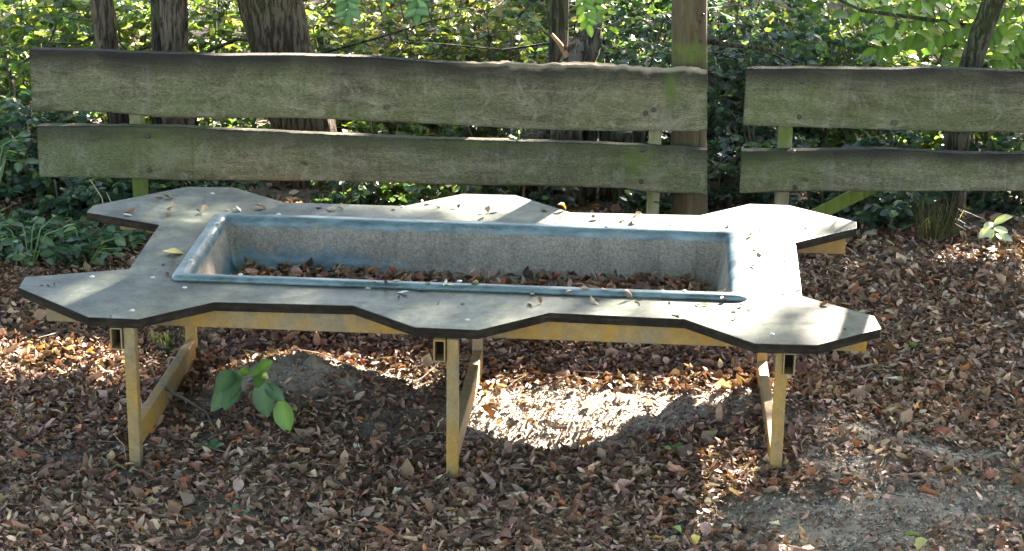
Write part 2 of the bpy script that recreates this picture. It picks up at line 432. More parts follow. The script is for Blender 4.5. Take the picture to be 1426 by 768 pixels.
# ------------------------------------------------------------------ ground
def axis(parts):
    a = [parts[0][0]]
    for (lo, hi, st) in parts: a += list(np.linspace(lo, hi, max(2, int(round((hi-lo)/st))+1))[1:])
    return np.array(a)
gx = axis([(-90, -10, 8), (-10, -3.2, .4), (-3.2, -1.5, .04), (-1.5, 2.2, .018), (2.2, 3.4, .04), (3.4, 10, .4), (10, 90, 8)])
gy = axis([(-90, -10, 8), (-10, -1.9, .3), (-1.9, -1.35, .03), (-1.35, .5, .018), (.5, 3.2, .04), (3.2, 9, .15), (9, 20, .6), (20, 110, 8)])
X, Y = np.meshgrid(gx, gy); Z = hgt(X, Y)+(np.abs(X) < 3)*(Y > -1.9)*(Y < 2)*(.016*(fbm(X*22, Y*22, 3)-.5)+.010*(fbm(X*55, Y*55, 2)-.5)+.09*np.exp(-((X+.56)/.28)**2-((Y+.1)/.2)**2)*(fbm(X*16+3, Y*16+8, 4)-.5))
nx, ny = len(gx), len(gy)
ii = (np.arange(ny-1)[:, None]*nx+np.arange(nx-1)[None]).ravel()
me = mesh_np('ground', np.stack([X, Y, Z], -1).reshape(-1, 3), np.stack([ii, ii+1, ii+1+nx, ii+nx], 1), 4, smooth=True)
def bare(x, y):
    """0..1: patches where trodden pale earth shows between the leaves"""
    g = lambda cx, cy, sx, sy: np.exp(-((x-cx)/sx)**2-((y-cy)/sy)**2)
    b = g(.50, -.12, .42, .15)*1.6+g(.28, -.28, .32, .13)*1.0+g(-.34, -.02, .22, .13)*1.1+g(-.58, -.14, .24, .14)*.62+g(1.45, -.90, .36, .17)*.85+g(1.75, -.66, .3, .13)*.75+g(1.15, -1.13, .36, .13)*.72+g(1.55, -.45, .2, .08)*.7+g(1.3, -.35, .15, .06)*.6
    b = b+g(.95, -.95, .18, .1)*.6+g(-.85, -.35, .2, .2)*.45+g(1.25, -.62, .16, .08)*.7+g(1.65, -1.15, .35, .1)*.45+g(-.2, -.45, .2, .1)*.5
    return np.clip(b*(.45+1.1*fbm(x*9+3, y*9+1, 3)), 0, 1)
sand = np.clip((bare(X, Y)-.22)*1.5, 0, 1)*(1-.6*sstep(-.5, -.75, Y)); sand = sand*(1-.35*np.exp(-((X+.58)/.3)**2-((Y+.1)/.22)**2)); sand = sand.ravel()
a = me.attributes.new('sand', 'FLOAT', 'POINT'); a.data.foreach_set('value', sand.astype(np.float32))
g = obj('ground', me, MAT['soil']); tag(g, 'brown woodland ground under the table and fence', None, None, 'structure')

# leaf litter ----------------------------------------------------------
DRYC0 = [(.090, .055, .034), (.135, .085, .053), (.19, .125, .080), (.26, .185, .125), (.36, .28, .195), (.16, .070, .036), (.25, .090, .036), (.065, .044, .032), (.40, .17, .05), (.38, .30, .09)]
DRYC = [tuple(min(.8, v_*k_) for v_, k_ in zip(c_, (1.38, 1.20, 1.22))) for c_ in DRYC0]
DRYW = [14, 21, 23, 21, 13, 6, 2.2, 10, .4, .4]
def litter_pts(n, x0, x1, y0, y1, rng, keep_pow=1.):
    x = rng.uniform(x0, x1, n); y = rng.uniform(y0, y1, n)
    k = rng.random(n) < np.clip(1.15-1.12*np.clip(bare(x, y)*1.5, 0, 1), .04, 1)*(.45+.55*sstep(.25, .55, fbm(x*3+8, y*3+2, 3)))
    return x[k], y[k]
rng = np.random.default_rng(5)
x, y = litter_pts(150000, -2.5, 2.9, -1.75, 1.95, rng)
n = len(x); lay = rng.random(n)
z = hgt(x, y)+.003+.034*lay*fbm(x*5, y*5, 2)
sz = rng.uniform(.015, .044, n); big = rng.random(n) < .03; sz = np.where(big, rng.uniform(.05, .078, n), sz)
col = palette(DRYC, DRYW, n, rng, .22)
R = rots(n, np.abs(rng.normal(0, .62, n)), rng)
px_, py_ = pix(np.stack([x, y, z], 1))
# the 300 that show largest in the foreground are single things
front = np.where((py_ > 600) & (py_ < 764) & (px_ > 4) & (px_ < 1420) & (sz > .034) & (lay > .5))[0]
front = front[rng.permutation(len(front))[:180]]
mask = np.ones(n, bool); mask[front] = False
lit = obj('leaf_litter', scatter('leaf_litter', DRY, np.stack([x, y, z], 1)[mask], R[mask], sz[mask], col[mask]), MAT['dry'])
tag(lit, 'thick carpet of dry curled brown leaves covering the ground', 'leaf litter', None, 'stuff')
DM = {}
PAL5 = {'brown': (.14, .088, .058), 'grey_brown': (.20, .15, .11), 'dark': (.07, .045, .034), 'tan': (.33, .25, .17), 'rust': (.24, .085, .036), 'orange': (.50, .17, .03),
        'yellow': (.50, .38, .07), 'green': (.17, .25, .05), 'pale': (.60, .57, .48), 'straw': (.42, .37, .13)}
def dry_mesh(k, c):
    key = (k % len(DRY), c)
    if key not in DM:
        V, F = DRY[key[0]]; DM[key] = mesh_np('leaf_'+c, V, F, 3, np.tile(PAL5[c], (len(V), 1))); DM[key].materials.append(MAT['dry'])
    return DM[key]
def lone_leaf(p, size, c, label, group=None, tilt=.3, k=None, Rm=None, drop=True):
    k = random.randrange(len(DRY)) if k is None else k
    me_ = dry_mesh(k, c); o = bpy.data.objects.new('fallen_leaf', me_); COL.objects.link(o)
    if Rm is None: Rm = rots(1, np.array([random.uniform(0, tilt)]), np.random.default_rng(random.randrange(10**6)))[0]
    V = DRY[k % len(DRY)][0]@np.array(Rm).T*size
    zz = p[2]-(V[:, 2].min() if drop else 0)
    mm = Matrix.Identity(4)
    for i in range(3):
        for j in range(3): mm[i][j] = Rm[i][j]*size
    mm[0][3], mm[1][3], mm[2][3] = float(p[0]), float(p[1]), float(zz)
    o.matrix_world = mm; tag(o, label, 'leaf', group); return o
GC = ['brown', 'brown', 'grey_brown', 'grey_brown', 'dark', 'tan', 'rust']
for i in front:
    lone_leaf((x[i], y[i], z[i]), sz[i]*1.08, random.choice(GC), 'dry curled brown leaf lying loose on top of the ground litter', 'loose dry leaves on the foreground litter', Rm=R[i], k=int(i), drop=False)
def ground_leaf(px, py, size, c, label, group=None, k=None):
    p = onz(px, py, 0.02)
    for _ in range(4): p = onz(px, py, float(hgt(p[0], p[1]))+.02)
    return lone_leaf((p[0], p[1], p[2]-.006), size, c, label, group, .35, k)
YG = 'bright yellow leaves scattered on the litter'
for (a_, b_, s_, c_) in [(1270, 487, .055, 'green'), (1245, 625, .045, 'straw'), (1260, 742, .06, 'green'), (1290, 762, .05, 'straw'), (938, 743, .04, 'green'), (1235, 338, .05, 'straw'), (1290, 350, .04, 'green')]:
    ground_leaf(a_, b_, s_, c_, 'yellow-green fallen leaf lying flat on the brown litter', YG)
for (a_, b_, s_) in [(68, 492, .055), (75, 500, .05), (52, 488, .045), (672, 582, .07), (862, 545, .05), (870, 552, .04), (810, 620, .06), (655, 515, .05), (690, 505, .045), (1140, 520, .06), (925, 530, .05), (735, 565, .045), (880, 535, .04)]:
    ground_leaf(a_, b_, s_, 'orange', 'bright orange fallen leaf on the litter near the table legs', 'orange leaves on the litter near the table')
for (a_, b_, s_) in [(730, 685, .075), (500, 628, .06), (405, 723, .05), (1265, 530, .09), (1085, 733, .05), (95, 560, .07), (545, 690, .06)]:
    ground_leaf(a_, b_, s_, 'pale', 'pale bleached grey leaf lying on the brown litter', 'pale leaves on the litter')

# thin twigs and leaf stalks strewn in the litter
STK = [(np.array([(-.012, 0, 0), (.012, 0, 0), (0, 0, .02), (-.010+b_, .5, .02), (.010+b_, .5, .02), (b_, .5, .04), (-.005, 1, .0), (.005, 1, .0), (0, 1, .012)]), np.array([(0, 1, 4), (0, 4, 3), (1, 2, 5), (1, 5, 4), (2, 0, 3), (2, 3, 5), (3, 4, 7), (3, 7, 6), (4, 5, 8), (4, 8, 7), (5, 3, 6), (5, 6, 8)])) for b_ in (-.08, .03, .1)]
n = 2600; x3 = rng.uniform(-2.3, 2.7, n); y3 = rng.uniform(-1.7, 1.8, n)
tw = obj('twig_litter', scatter('twigs', STK, np.stack([x3, y3, hgt(x3, y3)+.012+.012*rng.random(n)], 1), rots(n, np.abs(rng.normal(0, .16, n)), rng), .03+.11*rng.random(n)**3, palette([(.12, .085, .055), (.22, .17, .12), (.06, .045, .032), (.34, .28, .20)], [4, 4, 3, 2], n, rng, .25)), MAT['dry'])
tag(tw, 'thin twigs and leaf stalks strewn through the brown litter', 'twig litter', None, 'stuff')
# crumbs of leaf, bark and earth on the bare patches
n = 70000; x3 = rng.uniform(-2.2, 2.6, n); y3 = rng.uniform(-1.7, 1.2, n); kk = rng.random(n) < .25+.75*np.clip(bare(x3, y3)*2, 0, 1); x3 = x3[kk]; y3 = y3[kk]; n = len(x3)
crumb = obj('leaf_crumbs', scatter('crumbs', [DRY[k] for k in (1, 5, 9, 14)], np.stack([x3, y3, hgt(x3, y3)+.003], 1), rots(n, np.abs(rng.normal(0, .7, n)), rng), rng.uniform(.006, .018, n), palette(DRYC+[(.20, .18, .155), (.30, .27, .235), (.05, .045, .04)], [10, 14, 14, 10, 6, 4, 2, 10, .2, .2, 16, 10, 14], n, rng, .25)), MAT['dry'])
tag(crumb, 'fine crumbs of broken leaf and earth on the bare trodden patches', 'leaf crumbs', None, 'stuff')
CLOD = []
for k in range(4):
    q_ = np.random.default_rng(k+60); v_ = [(0, 0, 1), (0, 0, -.6)]+[(math.cos(t_)*1.1, math.sin(t_)*1.1, .35*(-1)**i_) for i_, t_ in enumerate(np.arange(6)*math.pi/3)]
    v_ = np.array(v_)*q_.uniform(.6, 1.25, (8, 1))*.5; CLOD.append((v_, np.array([(0, 2+i_, 2+(i_+1) % 6) for i_ in range(6)]+[(1, 2+(i_+1) % 6, 2+i_) for i_ in range(6)])))
n = 60000; x3 = rng.uniform(-1.6, 2.4, n); y3 = rng.uniform(-1.6, .5, n); kk = rng.random(n) < np.clip((bare(x3, y3)-.1)*2.2, .02, 1); x3 = x3[kk]; y3 = y3[kk]; n = len(x3)
clod = obj('earth_clods', scatter('clods', CLOD, np.stack([x3, y3, hgt(x3, y3)+.001], 1), rots(n, np.abs(rng.normal(0, .7, n)), rng), .002+.011*rng.random(n)**6+.003*rng.random(n), palette([(.23, .185, .14), (.34, .285, .225), (.15, .12, .09), (.42, .36, .29)], [4, 4, 1.5, 2], n, rng, .3)), MAT['dry'])
tag(clod, 'small crumbs and clods of grey-brown earth on the bare patches', 'earth clods', None, 'stuff')
# litter behind the fence
n = 15000; x2 = rng.uniform(-5, 5.5, n); y2 = 1.95+7*rng.random(n)**1.4
lit2 = obj('leaf_litter', scatter('far_litter', DRY[::3], np.stack([x2, y2, hgt(x2, y2)+.008], 1), rots(n, np.abs(rng.normal(0, .5, n)), rng), rng.uniform(.04, .075, n), palette(DRYC, DRYW, n, rng, .25)), MAT['dry'])
tag(lit2, 'dry leaves covering the forest floor behind the plank fence', 'leaf litter', None, 'stuff')

# ------------------------------------------------------------------ play table
TZ = .465; TH = .030
pt = thing('play_table', (0, 0, 0), 'long grey-green table with notched lobed outline and sunken blue basin', 'table')
Q = [(.098, .70), (.302, .531), (.735, .540), (.937, .708), (1.098, .706), (1.347, .495), (1.345, .400), (1.091, .245)]
ring = [(-.093, -.689), (.102, -.693), (.304, -.518), (.723, -.531), (.932, -.721), (1.116, -.714), (1.321, -.55), (1.308, -.436), (1.095, -.275), (1.100, .273), (1.32, .459), (1.325, .534), (1.095, .706), (.956, .707), (.777, .549), (.321, .531),
        (.113, .719), (-.085, .714), (-.279, .541), (-.705, .537), (-.922, .701), (-1.09, .691), (-1.371, .426), (-1.374, .34), (-1.088, .226), (-1.078, -.245), (-1.389, -.361), (-1.379, -.465), (-1.092, -.707), (-.938, -.71), (-.74, -.532), (-.304, -.518)]
import bmesh
def poly_with_hole(outer, inner, z0, z1):
    bm = bmesh.new()
    def loop(pts, z): return [bm.verts.new((p[0], p[1], z)) for p in pts]
    o1, i1, o0, i0 = loop(outer, z1), loop(inner, z1), loop(outer, z0), loop(inner, z0)
    def edges(l): return [bm.edges.new((l[k], l[(k+1) % len(l)])) for k in range(len(l))]
    e1 = edges(o1)+edges(i1); e0 = edges(o0)+edges(i0)
    r = bmesh.ops.triangle_fill(bm, edges=e1, use_beauty=True, use_dissolve=False)
    for f in r['geom']:
        if isinstance(f, bmesh.types.BMFace): f.material_index = 0
    r = bmesh.ops.triangle_fill(bm, edges=e0, use_beauty=True, use_dissolve=False)
    for f in r['geom']:
        if isinstance(f, bmesh.types.BMFace): f.material_index = 1
    for (t, b, s) in ((o1, o0, 1), (i1, i0, -1)):
        for k in range(len(t)):
            q = [b[k], b[(k+1) % len(b)], t[(k+1) % len(t)], t[k]]
            f = bm.faces.new(q if s > 0 else q[::-1]); f.material_index = 1
    bmesh.ops.recalc_face_normals(bm, faces=bm.faces)
    me = bpy.data.meshes.new('tabletop'); bm.to_mesh(me); bm.free(); return me
BX, BY = .872, .300     # basin opening
hole = [(-BX-.012, -BY-.012), (BX+.012, -BY-.012), (BX+.012, BY+.012), (-BX-.012, BY+.012)]
tp = obj('tabletop', poly_with_hole(ring, hole, TZ-TH, TZ), [MAT['top'], MAT['edge']], pt)
bevel(tp, .0025, 2)
# basin: rounded rim lying on the top, sloping walls, floor
def basin_mesh():
    prof = [(-.005, .0), (.0, .012), (.012, .0175), (.035, .0175), (.047, .012), (.053, .002), (.055, -.012)]   # from outer lip inwards: offset, height
    prof = [(.060-.060, 0.001)]+[(.003, .010), (.011, .0165), (.034, .0170), (.046, .0125), (.053, .002), (.056, -.012), (.058, -.026), (.066, -.06), (.076, -.11), (.084, -.150), (.11, -.165)]
    OX, OY, rc = BX+.050, BY+.050, .03
    V, F, G = [], [], []
    nseg = 6; per = []
    def ringpts(off):
        hx, hy = OX-off, OY-off; r = max(.012, rc-off*.25); P = []
        segs = [((hx-r, -hy+r), -90), ((hx-r, hy-r), 0), ((-hx+r, hy-r), 90), ((-hx+r, -hy+r), 180)]
        for (c, a0) in segs:
            for k in range(nseg+1):
                a = math.radians(a0+90*k/nseg); P.append((c[0]+r*math.cos(a), c[1]+r*math.sin(a)))
        out = []
        for k in range(len(P)):                    # subdivide long sides
            p, q = P[k], P[(k+1) % len(P)]; d = math.dist(p, q); m_ = max(1, int(d/.05)) if d > .2 else 1
            if d > .2: m_ = 30 if abs(p[1]-q[1]) < abs(p[0]-q[0]) else 10
            out += [(p[0]+(q[0]-p[0])*t/m_, p[1]+(q[1]-p[1])*t/m_) for t in range(m_)]
        return out
    for (off, h) in prof:
        rp = ringpts(off)
        for (px, py) in rp:
            V.append((px, py, TZ+h+.0006*math.sin(px*9)))
            if h > -.02: gr = .10 if h > .011 or h == .001 else .36
            else:
                t = (-h-.016)/.15
                left = float(sstep(.15, -.55, px))
                gr = 1.05-.95*t*left-.05*t if py > .1 else .95-.1*t
                if h < -.14: gr = 1-.95*left
            G.append(gr)
    m_ = len(ringpts(0))
    for i in range(len(prof)-1):
        for k in range(m_):
            a, b = i*m_+k, i*m_+(k+1) % m_; F.append((a, b, b+m_, a+m_))
    b0 = (len(prof)-1)*m_; F.append(tuple(b0+k for k in range(m_)))
    me = bpy.data.meshes.new('basin'); me.from_pydata(V, [], F); me.update()
    a = me.attributes.new('grit', 'FLOAT', 'POINT'); a.data.foreach_set('value', np.array(G, np.float32))
    me.polygons.foreach_set('use_smooth', np.ones(len(F), bool)); return me
bs = obj('basin', basin_mesh(), MAT['basin'], pt); tag(bs, 'sunken basin with faded blue rim and gritty walls')
so_ = bs.modifiers.new('solid', 'SOLIDIFY'); so_.thickness = .005; so_.offset = -1
# frame
def part_box(name, a, b, mt, parent, bv=.003):
    mb = MB(); mb.box(a, b); return bevel(obj(name, mb.mesh(name), mt, parent), bv)
for sy in (-1, 1):
    y0, y1 = sorted((sy*.50, sy*.455))
    part_box('rail', (-1.285, y0, .368), (1.285, y1, TZ-TH-.001), MAT['yellow'], pt)
def hollow(name, x0, x1, y0, y1, z0, z1, t=.004):
    mb = MB()
    mb.box((x0, y0, z0), (x0+t, y1, z1)); mb.box((x1-t, y0, z0), (x1, y1, z1))
    mb.box((x0+t, y0, z0), (x1-t, y1, z0+t)); mb.box((x0+t, y0, z1-t), (x1-t, y1, z1))
    mb.box((x0+t, y0+.06, z0+t), (x1-t, y0+.07, z1-t), 1); mb.box((x0+t, y1-.07, z0+t), (x1-t, y1-.06, z1-t), 1)  # near-black plates stand in for the shade inside the open tube ends
    return obj(name, mb.mesh(name), [MAT['yellow_worn'], MAT['hollow']], pt)
LEG = [(-.970, -1), (.024, -1), (1.018, 1)]
for (lx, sd) in LEG:
    tx0, tx1 = (lx-.057, lx-.021) if sd < 0 else (lx+.003, lx+.039)
    for (a_, b_) in ((-.708, -.5015), (-.4535, .4535), (.5015, .70)):
        if abs(lx) < .5 and a_ > -.5 and a_ < .4: continue
        hollow('cross_tube', tx0, tx1, a_, b_, .362, TZ-TH-.002)
    fz = float(hgt(lx, -.71)); mb = MB()
    hw = .0180; ztop = TZ-TH-.002 if sd < 0 else .362
    y0, y1 = -.702, -.662
    mb.box((lx-hw, y0, fz-.05), (lx+hw, y1, ztop if sd < 0 else TZ-TH-.002)) if sd < 0 else mb.box((lx-.019, y0+.009, fz-.05), (lx+.017, y1, .360))
    if sd > 0: mb.box((lx-.019, y0+.009, .360), (lx+.0015, y1, TZ-TH-.002))
    lg = obj('leg', mb.mesh('leg'), MAT['yellow_worn'] if sd < 0 else MAT['yellow'], pt)
    ry = .10; rz = max(0, float(hgt(lx, ry)))
    if sd < 0: bevel(lg)
    x0, x1 = (lx-.012, lx+.022) if sd < 0 else (lx-.035, lx-.002)
    part_box('leg', (x0, ry, float(hgt(lx, ry))-.05), (x1, ry+.04, TZ-TH-.11), MAT['yellow'], pt)
    mb = MB(); xa, xb = (lx-.015, lx+.018) if sd < 0 else (lx-.020, lx+.013); zb, zt = .012, .095
    da = .006 if sd < 0 else -.016
    mb.quadbox([(xa, y1+.001, zb+.02), (xb, y1+.001, zb+.02), (xb+da, ry-.001, zb), (xa+da, ry-.001, zb), (xa, y1+.001, zt+.01), (xb, y1+.001, zt+.01), (xb+da, ry-.001, zt), (xa+da, ry-.001, zt)])
    bevel(obj('stretcher', mb.mesh('stretcher'), MAT['yellow_worn'], pt))
# pale bolt caps on the top and rim
mb = MB(); prof = [(.0085, 0), (.0075, .002), (.005, .0034), (0.0005, .004)]
for (r_, h_) in prof:
    for k in range(12): mb.v.append((r_*math.cos(k*math.pi/6), r_*math.sin(k*math.pi/6), h_))
for i in range(3):
    for k in range(12): mb.f.append((i*12+k, i*12+(k+1) % 12, (i+1)*12+(k+1) % 12, (i+1)*12+k)); mb.mi.append(0)
mb.f.append(tuple(range(36, 48))); mb.mi.append(0)
capm = mb.mesh('bolt_cap', True); capm.materials.append(MAT['cap'])
caps = [(184, 433, 0), (128, 386, 0), (296, 270, 0), (213, 387, 0), (257, 401, 0), (302, 311, 1), (266, 363, 1), (388, 299, 1), (335, 383, 1), (651, 446, 0), (695, 280, 0), (1075, 466, 0), (1054, 292, 0), (953, 406, 1), (1032, 338, 1), (560, 288.5, 0), (640, 392, 1), (845, 316, 1)]
for (a_, b_, rim) in caps:
    zc = TZ+(.0165 if rim else -.0005); p = onz(a_, b_, zc)
    o = bpy.data.objects.new('bolt_cap', capm); COL.objects.link(o); o.parent = pt; o.location = [float(c) for c in p]

# dry leaves lying on the top
TB = 'dry leaf scraps scattered on the grey tabletop'
tl = [(225, 274, .05, 'tan'), (240, 276, .045, 'tan'), (232, 299, .04, 'brown'), (244, 297, .05, 'tan'), (273, 295, .02, 'dark'), (290, 295, .035, 'tan'), (330, 292, .035, 'brown'), (355, 284, .028, 'dark'), (370, 291, .05, 'brown'),
      (315, 293, .02, 'dark'), (440, 289, .035, 'brown'), (467, 293, .05, 'tan'), (478, 291, .03, 'brown'), (233, 363, .045, 'brown'), (228, 369, .02, 'dark'), (247, 371, .02, 'dark'), (235, 381, .018, 'dark'), (57, 396, .018, 'dark'), (66, 396, .02, 'dark'), (75, 395, .022, 'brown'), (155, 441, .014, 'dark'),
      (510, 401, .05, 'pale'), (524, 400, .045, 'tan'), (538, 399, .04, 'brown'), (547, 398, .035, 'tan'), (568, 410, .05, 'pale'), (584, 405, .055, 'tan'), (594, 403, .035, 'brown'), (555, 416, .02, 'brown'), (612, 421, .025, 'grey_brown'), (642, 422, .022, 'brown'), (618, 404, .035, 'pale'), (632, 404, .03, 'straw'), (660, 400, .035, 'straw'),
      (710, 408, .025, 'brown'), (738, 409, .045, 'tan'), (738, 421, .045, 'grey_brown'), (750, 421, .03, 'brown'), (795, 411, .035, 'tan'), (820, 409, .04, 'tan'), (838, 412, .03, 'tan'), (833, 424, .055, 'tan'), (826, 418, .03, 'grey_brown'), (870, 416, .05, 'brown'), (885, 419, .045, 'brown'), (920, 416, .05, 'tan'), (937, 437, .04, 'tan'), (932, 424, .014, 'dark'),
      (1004, 420, .025, 'dark'), (1018, 434, .028, 'brown'), (1025, 444, .026, 'dark'), (1030, 427, .02, 'brown'), (1040, 432, .022, 'dark'), (1000, 408, .035, 'tan'), (968, 424, .025, 'brown'), (985, 425, .03, 'tan'), (1175, 457, .02, 'dark'),
      (613, 289, .025, 'brown'), (635, 287, .035, 'dark'), (548, 292, .022, 'brown'), (598, 283, .03, 'brown'), (676, 293, .045, 'grey_brown'), (683, 296, .04, 'tan'), (672, 304, .045, 'pale'), (674, 286, .03, 'brown'), (755, 291, .045, 'brown'), (783, 308, .035, 'pale'), (831, 306, .04, 'dark'), (825, 302, .03, 'brown'), (862, 309, .03, 'brown'), (893, 307, .045, 'tan'), (934, 314, .02, 'dark'),
      (1012, 315, .025, 'brown'), (1020, 312, .02, 'dark'), (1045, 305, .022, 'dark'), (1044, 330, .025, 'brown'), (1060, 319, .02, 'dark'), (1062, 355, .045, 'pale'), (1052, 372, .03, 'tan'), (1095, 364, .02, 'brown'), (1030, 394, .03, 'brown'), (1085, 405, .022, 'dark'), (1090, 408, .02, 'brown'), (1110, 404, .025, 'tan'), (1048, 347, .028, 'tan')]
for (a_, b_, s_, c_) in tl:
    rim = False; p = onz(a_, b_, TZ+.002)
    on_rim = (BX-.005 < abs(p[0]) < BX+.05 and abs(p[1]) < BY+.05) or (BY-.005 < abs(p[1]) < BY+.05 and abs(p[0]) < BX+.05)
    lone_leaf((p[0], p[1], TZ+(.0165 if on_rim else 0.0)), s_*.95, c_, 'small dry brown leaf scrap lying on the grey tabletop', TB, .5)
for (a_, b_, s_, c_, lab, k) in [(173, 296, .055, 'rust', 'rust-red curled leaf on the table lobe nearest the bramble undergrowth', 3), (183, 300, .035, 'pale', 'small whitish leaf touching the rust-red leaf on the table', 5), (254, 353, .075, 'straw', 'long yellow-green leaf lying against the blue basin rim', 7),
                                 (682, 404, .05, 'rust', 'rounded russet leaf resting against the front basin rim', 2), (778, 292, .038, 'orange', 'small orange leaf on the notch beside the rear middle lobe', 4), (1078, 316, .04, 'rust', 'red-brown leaf in the sunlit rear corner of the tabletop', 6), (1123, 319, .022, 'dark', 'tiny dark leaf ball beside the shaded rear corner lobe', 9),
                                 (1142, 426, .045, 'rust', 'pinkish brown leaf at the inner corner of the sunlit table lobe', 10)]:
    p = onz(a_, b_, TZ+.002); lone_leaf((p[0], p[1], TZ), s_, c_, lab, None, .3, k)
# litter in the basin
rb = np.random.default_rng(21); n = 4600
x = rb.uniform(-.80, .80, n); y = rb.uniform(-.235, .235, n)
dens = .35+.65*sstep(.1, -.3, x)+.8*np.exp(-((x-.55)/.28)**2)
k = rb.random(n) < dens; x = x[k]; y = y[k]; n = len(x)
hh = .020+.02*np.exp(-((x-.6)/.25)**2)*sstep(-.2, .2, y)+.006*sstep(0, -.5, x)
z = TZ-.165+.006+hh*rb.random(n)
bl = obj('leaf_litter', scatter('basin_litter', DRY, np.stack([x, y, z], 1), rots(n, np.abs(rb.normal(0, .55, n)), rb), rb.uniform(.03, .058, n), palette(DRYC, [22, 26, 16, 10, 4, 12, 5, 14, .3, .2], n, rb, .22)), MAT['dry'])
tag(bl, 'damp dark brown leaves heaped on the floor of the blue basin', 'leaf litter', None, 'stuff')

# ------------------------------------------------------------------ fences
FY = 1.60
def interp(poly, x):
    xs = [p[0] for p in poly]; ys = [p[1] for p in poly]; return np.interp(x, xs, ys)
def plank(top, bot, parent, seed, jag=None, stain=None, moss=(), th=.045, label=None):
    """top/bot edge lines in picture points carried onto the plank's plane"""
    T = [at(a_, b_, FY) for a_, b_ in top]; B = [at(a_, b_, FY) for a_, b_ in bot]
    xl0, xl1 = T[0][0], B[0][0]; xr0, xr1 = T[-1][0], B[-1][0]
    nu = int((xr0-xl0)/.011); nv = 22
    V, S = [], []
    rr = np.random.default_rng(seed)
    Tz = [(p[0], p[2]) for p in T]; Bz = [(p[0], p[2]) for p in B]
    prof = []          # (v along height 0..1, depth 0 front .. th back)
    for k in range(nv+1): prof.append((k/nv, 0))
    def row(v, d, edge=0.):
        for i in range(nu+1):
            t = i/nu; xx = (xl0*(v)+xl1*(1-v))*(1-t)+(xr0*v+xr1*(1-v))*t
            zt = interp(Tz, xx)-.014+.0022*(fbm(xx*13+seed, 3.1, 3)-.5)*2; zb = interp(Bz, xx)+.002*(fbm(xx*15+seed, 7.7, 3)-.5)*2
            ex = 0.
            if jag is not None:
                ex = float(sstep(jag-.12, jag+.15, xx)); zt = zt+ex*(.012*(fbm(xx*38, 1.3+seed, 3)-.55)+.010*(fbm(xx*10, 2.3, 2)-.5)*2)
                if v > .97 and d > .01: zt += ex*.008*(fbm(xx*60, d*200, 2)-.3)
            rnd = .006*(1-min(1, min(v, 1-v)/.05))**2
            zz = zb+(zt-zb)*v
            yy = FY+d+(rnd if d == 0 else 0)+(.006*(fbm(xx*2.2+seed*3, zz*9, 3)-.5)-.003*(fbm(xx*4, zz*60, 2)-.5) if d == 0 else 0)
            V.append((xx, yy, zz))
            bl_ = .35+.9*fbm(xx*6+seed, 5.5, 3)
            ds = float(sstep(.72-.25*bl_, 1.0, v))*(.95 if v < .999 else 1)*(.6+.5*bl_)
            if d > 0 and v > .5: ds = 1.
            exw = ex*(1. if (d > 0 and v > .5) else float(sstep(.95, .985, v+.015*(fbm(xx*30, 4, 2)-.5)*2)))
            if stain: ds *= stain
            ds = max(ds, .3*float(sstep(.05, .0, v)))
            mo = 0.
            for (mx, mv, sx, sv, st) in moss: mo = max(mo, st*math.exp(-((xx-mx)/sx)**2-((v-mv)/sv)**2))
            mo *= .4+1.0*fbm(xx*25, zz*25, 2)
            S.append((min(1, ds)*(1-exw), min(1, exw), min(1, mo)))
    rows = 0
    for (v, d) in prof: row(v, d); rows += 1
    for d in (.006, .02, .034, th): row(1., d); rows += 1
    row(0., th); rows += 1
    row(0., .006); rows += 1
    F = []; mN = nu+1
    for i in range(rows):
        j = (i+1) % rows
        for k in range(nu): F.append((i*mN+k, i*mN+k+1, j*mN+k+1, j*mN+k))
    F2 = [tuple(i*mN for i in range(rows))[::-1], tuple(i*mN+nu for i in range(rows))]
    me = bpy.data.meshes.new('plank'); me.from_pydata(V, [], F+F2); me.update()
    c = np.ones((len(V), 4), np.float32); c[:, :3] = S
    a = me.attributes.new('stain', 'FLOAT_COLOR', 'POINT'); a.data.foreach_set('color', c.ravel())
    me.polygons.foreach_set('use_smooth', np.array([True]*len(F)+[False]*2)); 
    o = obj('plank', me, MAT['plank'], parent); 
    if label: o['label'] = label
    return o
boltm = None
def bolts(pl, pts):
    global boltm
    if boltm is None:
        mb = MB(); mb.tube([(0, -.007, 0), (0, -.004, 0), (0, .012, 0)], [.006, .0105, .0115], 10); boltm = mb.mesh('bolt'); boltm.materials.append(MAT['rust'])
    w0 = Vector(pl['_w'])
    for (a_, b_) in pts:
        p = at(a_, b_, FY); o = bpy.data.objects.new('bolt', boltm); COL.objects.link(o); o.parent = pl; o.location = Vector([float(c) for c in p])-w0
fl = thing('plank_fence', at(500, 150, FY+.08)*np.array([1, 1, 0]), 'long low fence section of two thick weathered planks behind the table', 'fence')
p1 = plank([(40, 65), (110, 66), (200, 70), (300, 73), (420, 73), (500, 75), (620, 84), (700, 86), (830, 87), (880, 90), (985, 95)],
           [(45, 155), (150, 157), (230, 165), (300, 165), (420, 165), (520, 170), (640, 175), (720, 180), (830, 183), (985, 183)], fl, 1, jag=-.16,
           moss=[(.66, .65, .02, .3, .9), (.45, .4, .16, .3, .35), (-.6, .1, .2, .1, .3)], label='upper weathered plank with rotted splintered top edge')
bolts(p1, [(903, 108), (899, 158), (910, 153)])
p2 = plank([(50, 172), (140, 172), (240, 173), (330, 178), (470, 184), (600, 190), (720, 193), (850, 197), (985, 205)],
           [(55, 247), (150, 248), (250, 252), (350, 252), (480, 253), (640, 259), (740, 259), (870, 263), (900, 268), (985, 272)], fl, 2, stain=.75,
           moss=[(.53, .6, .07, .4, .95), (-1.45, .6, .2, .5, .45), (.1, .9, .8, .06, .4)], label='lower weathered plank with green algae')
bolts(p2, [(206, 190), (208, 238), (895, 209), (893, 253)])
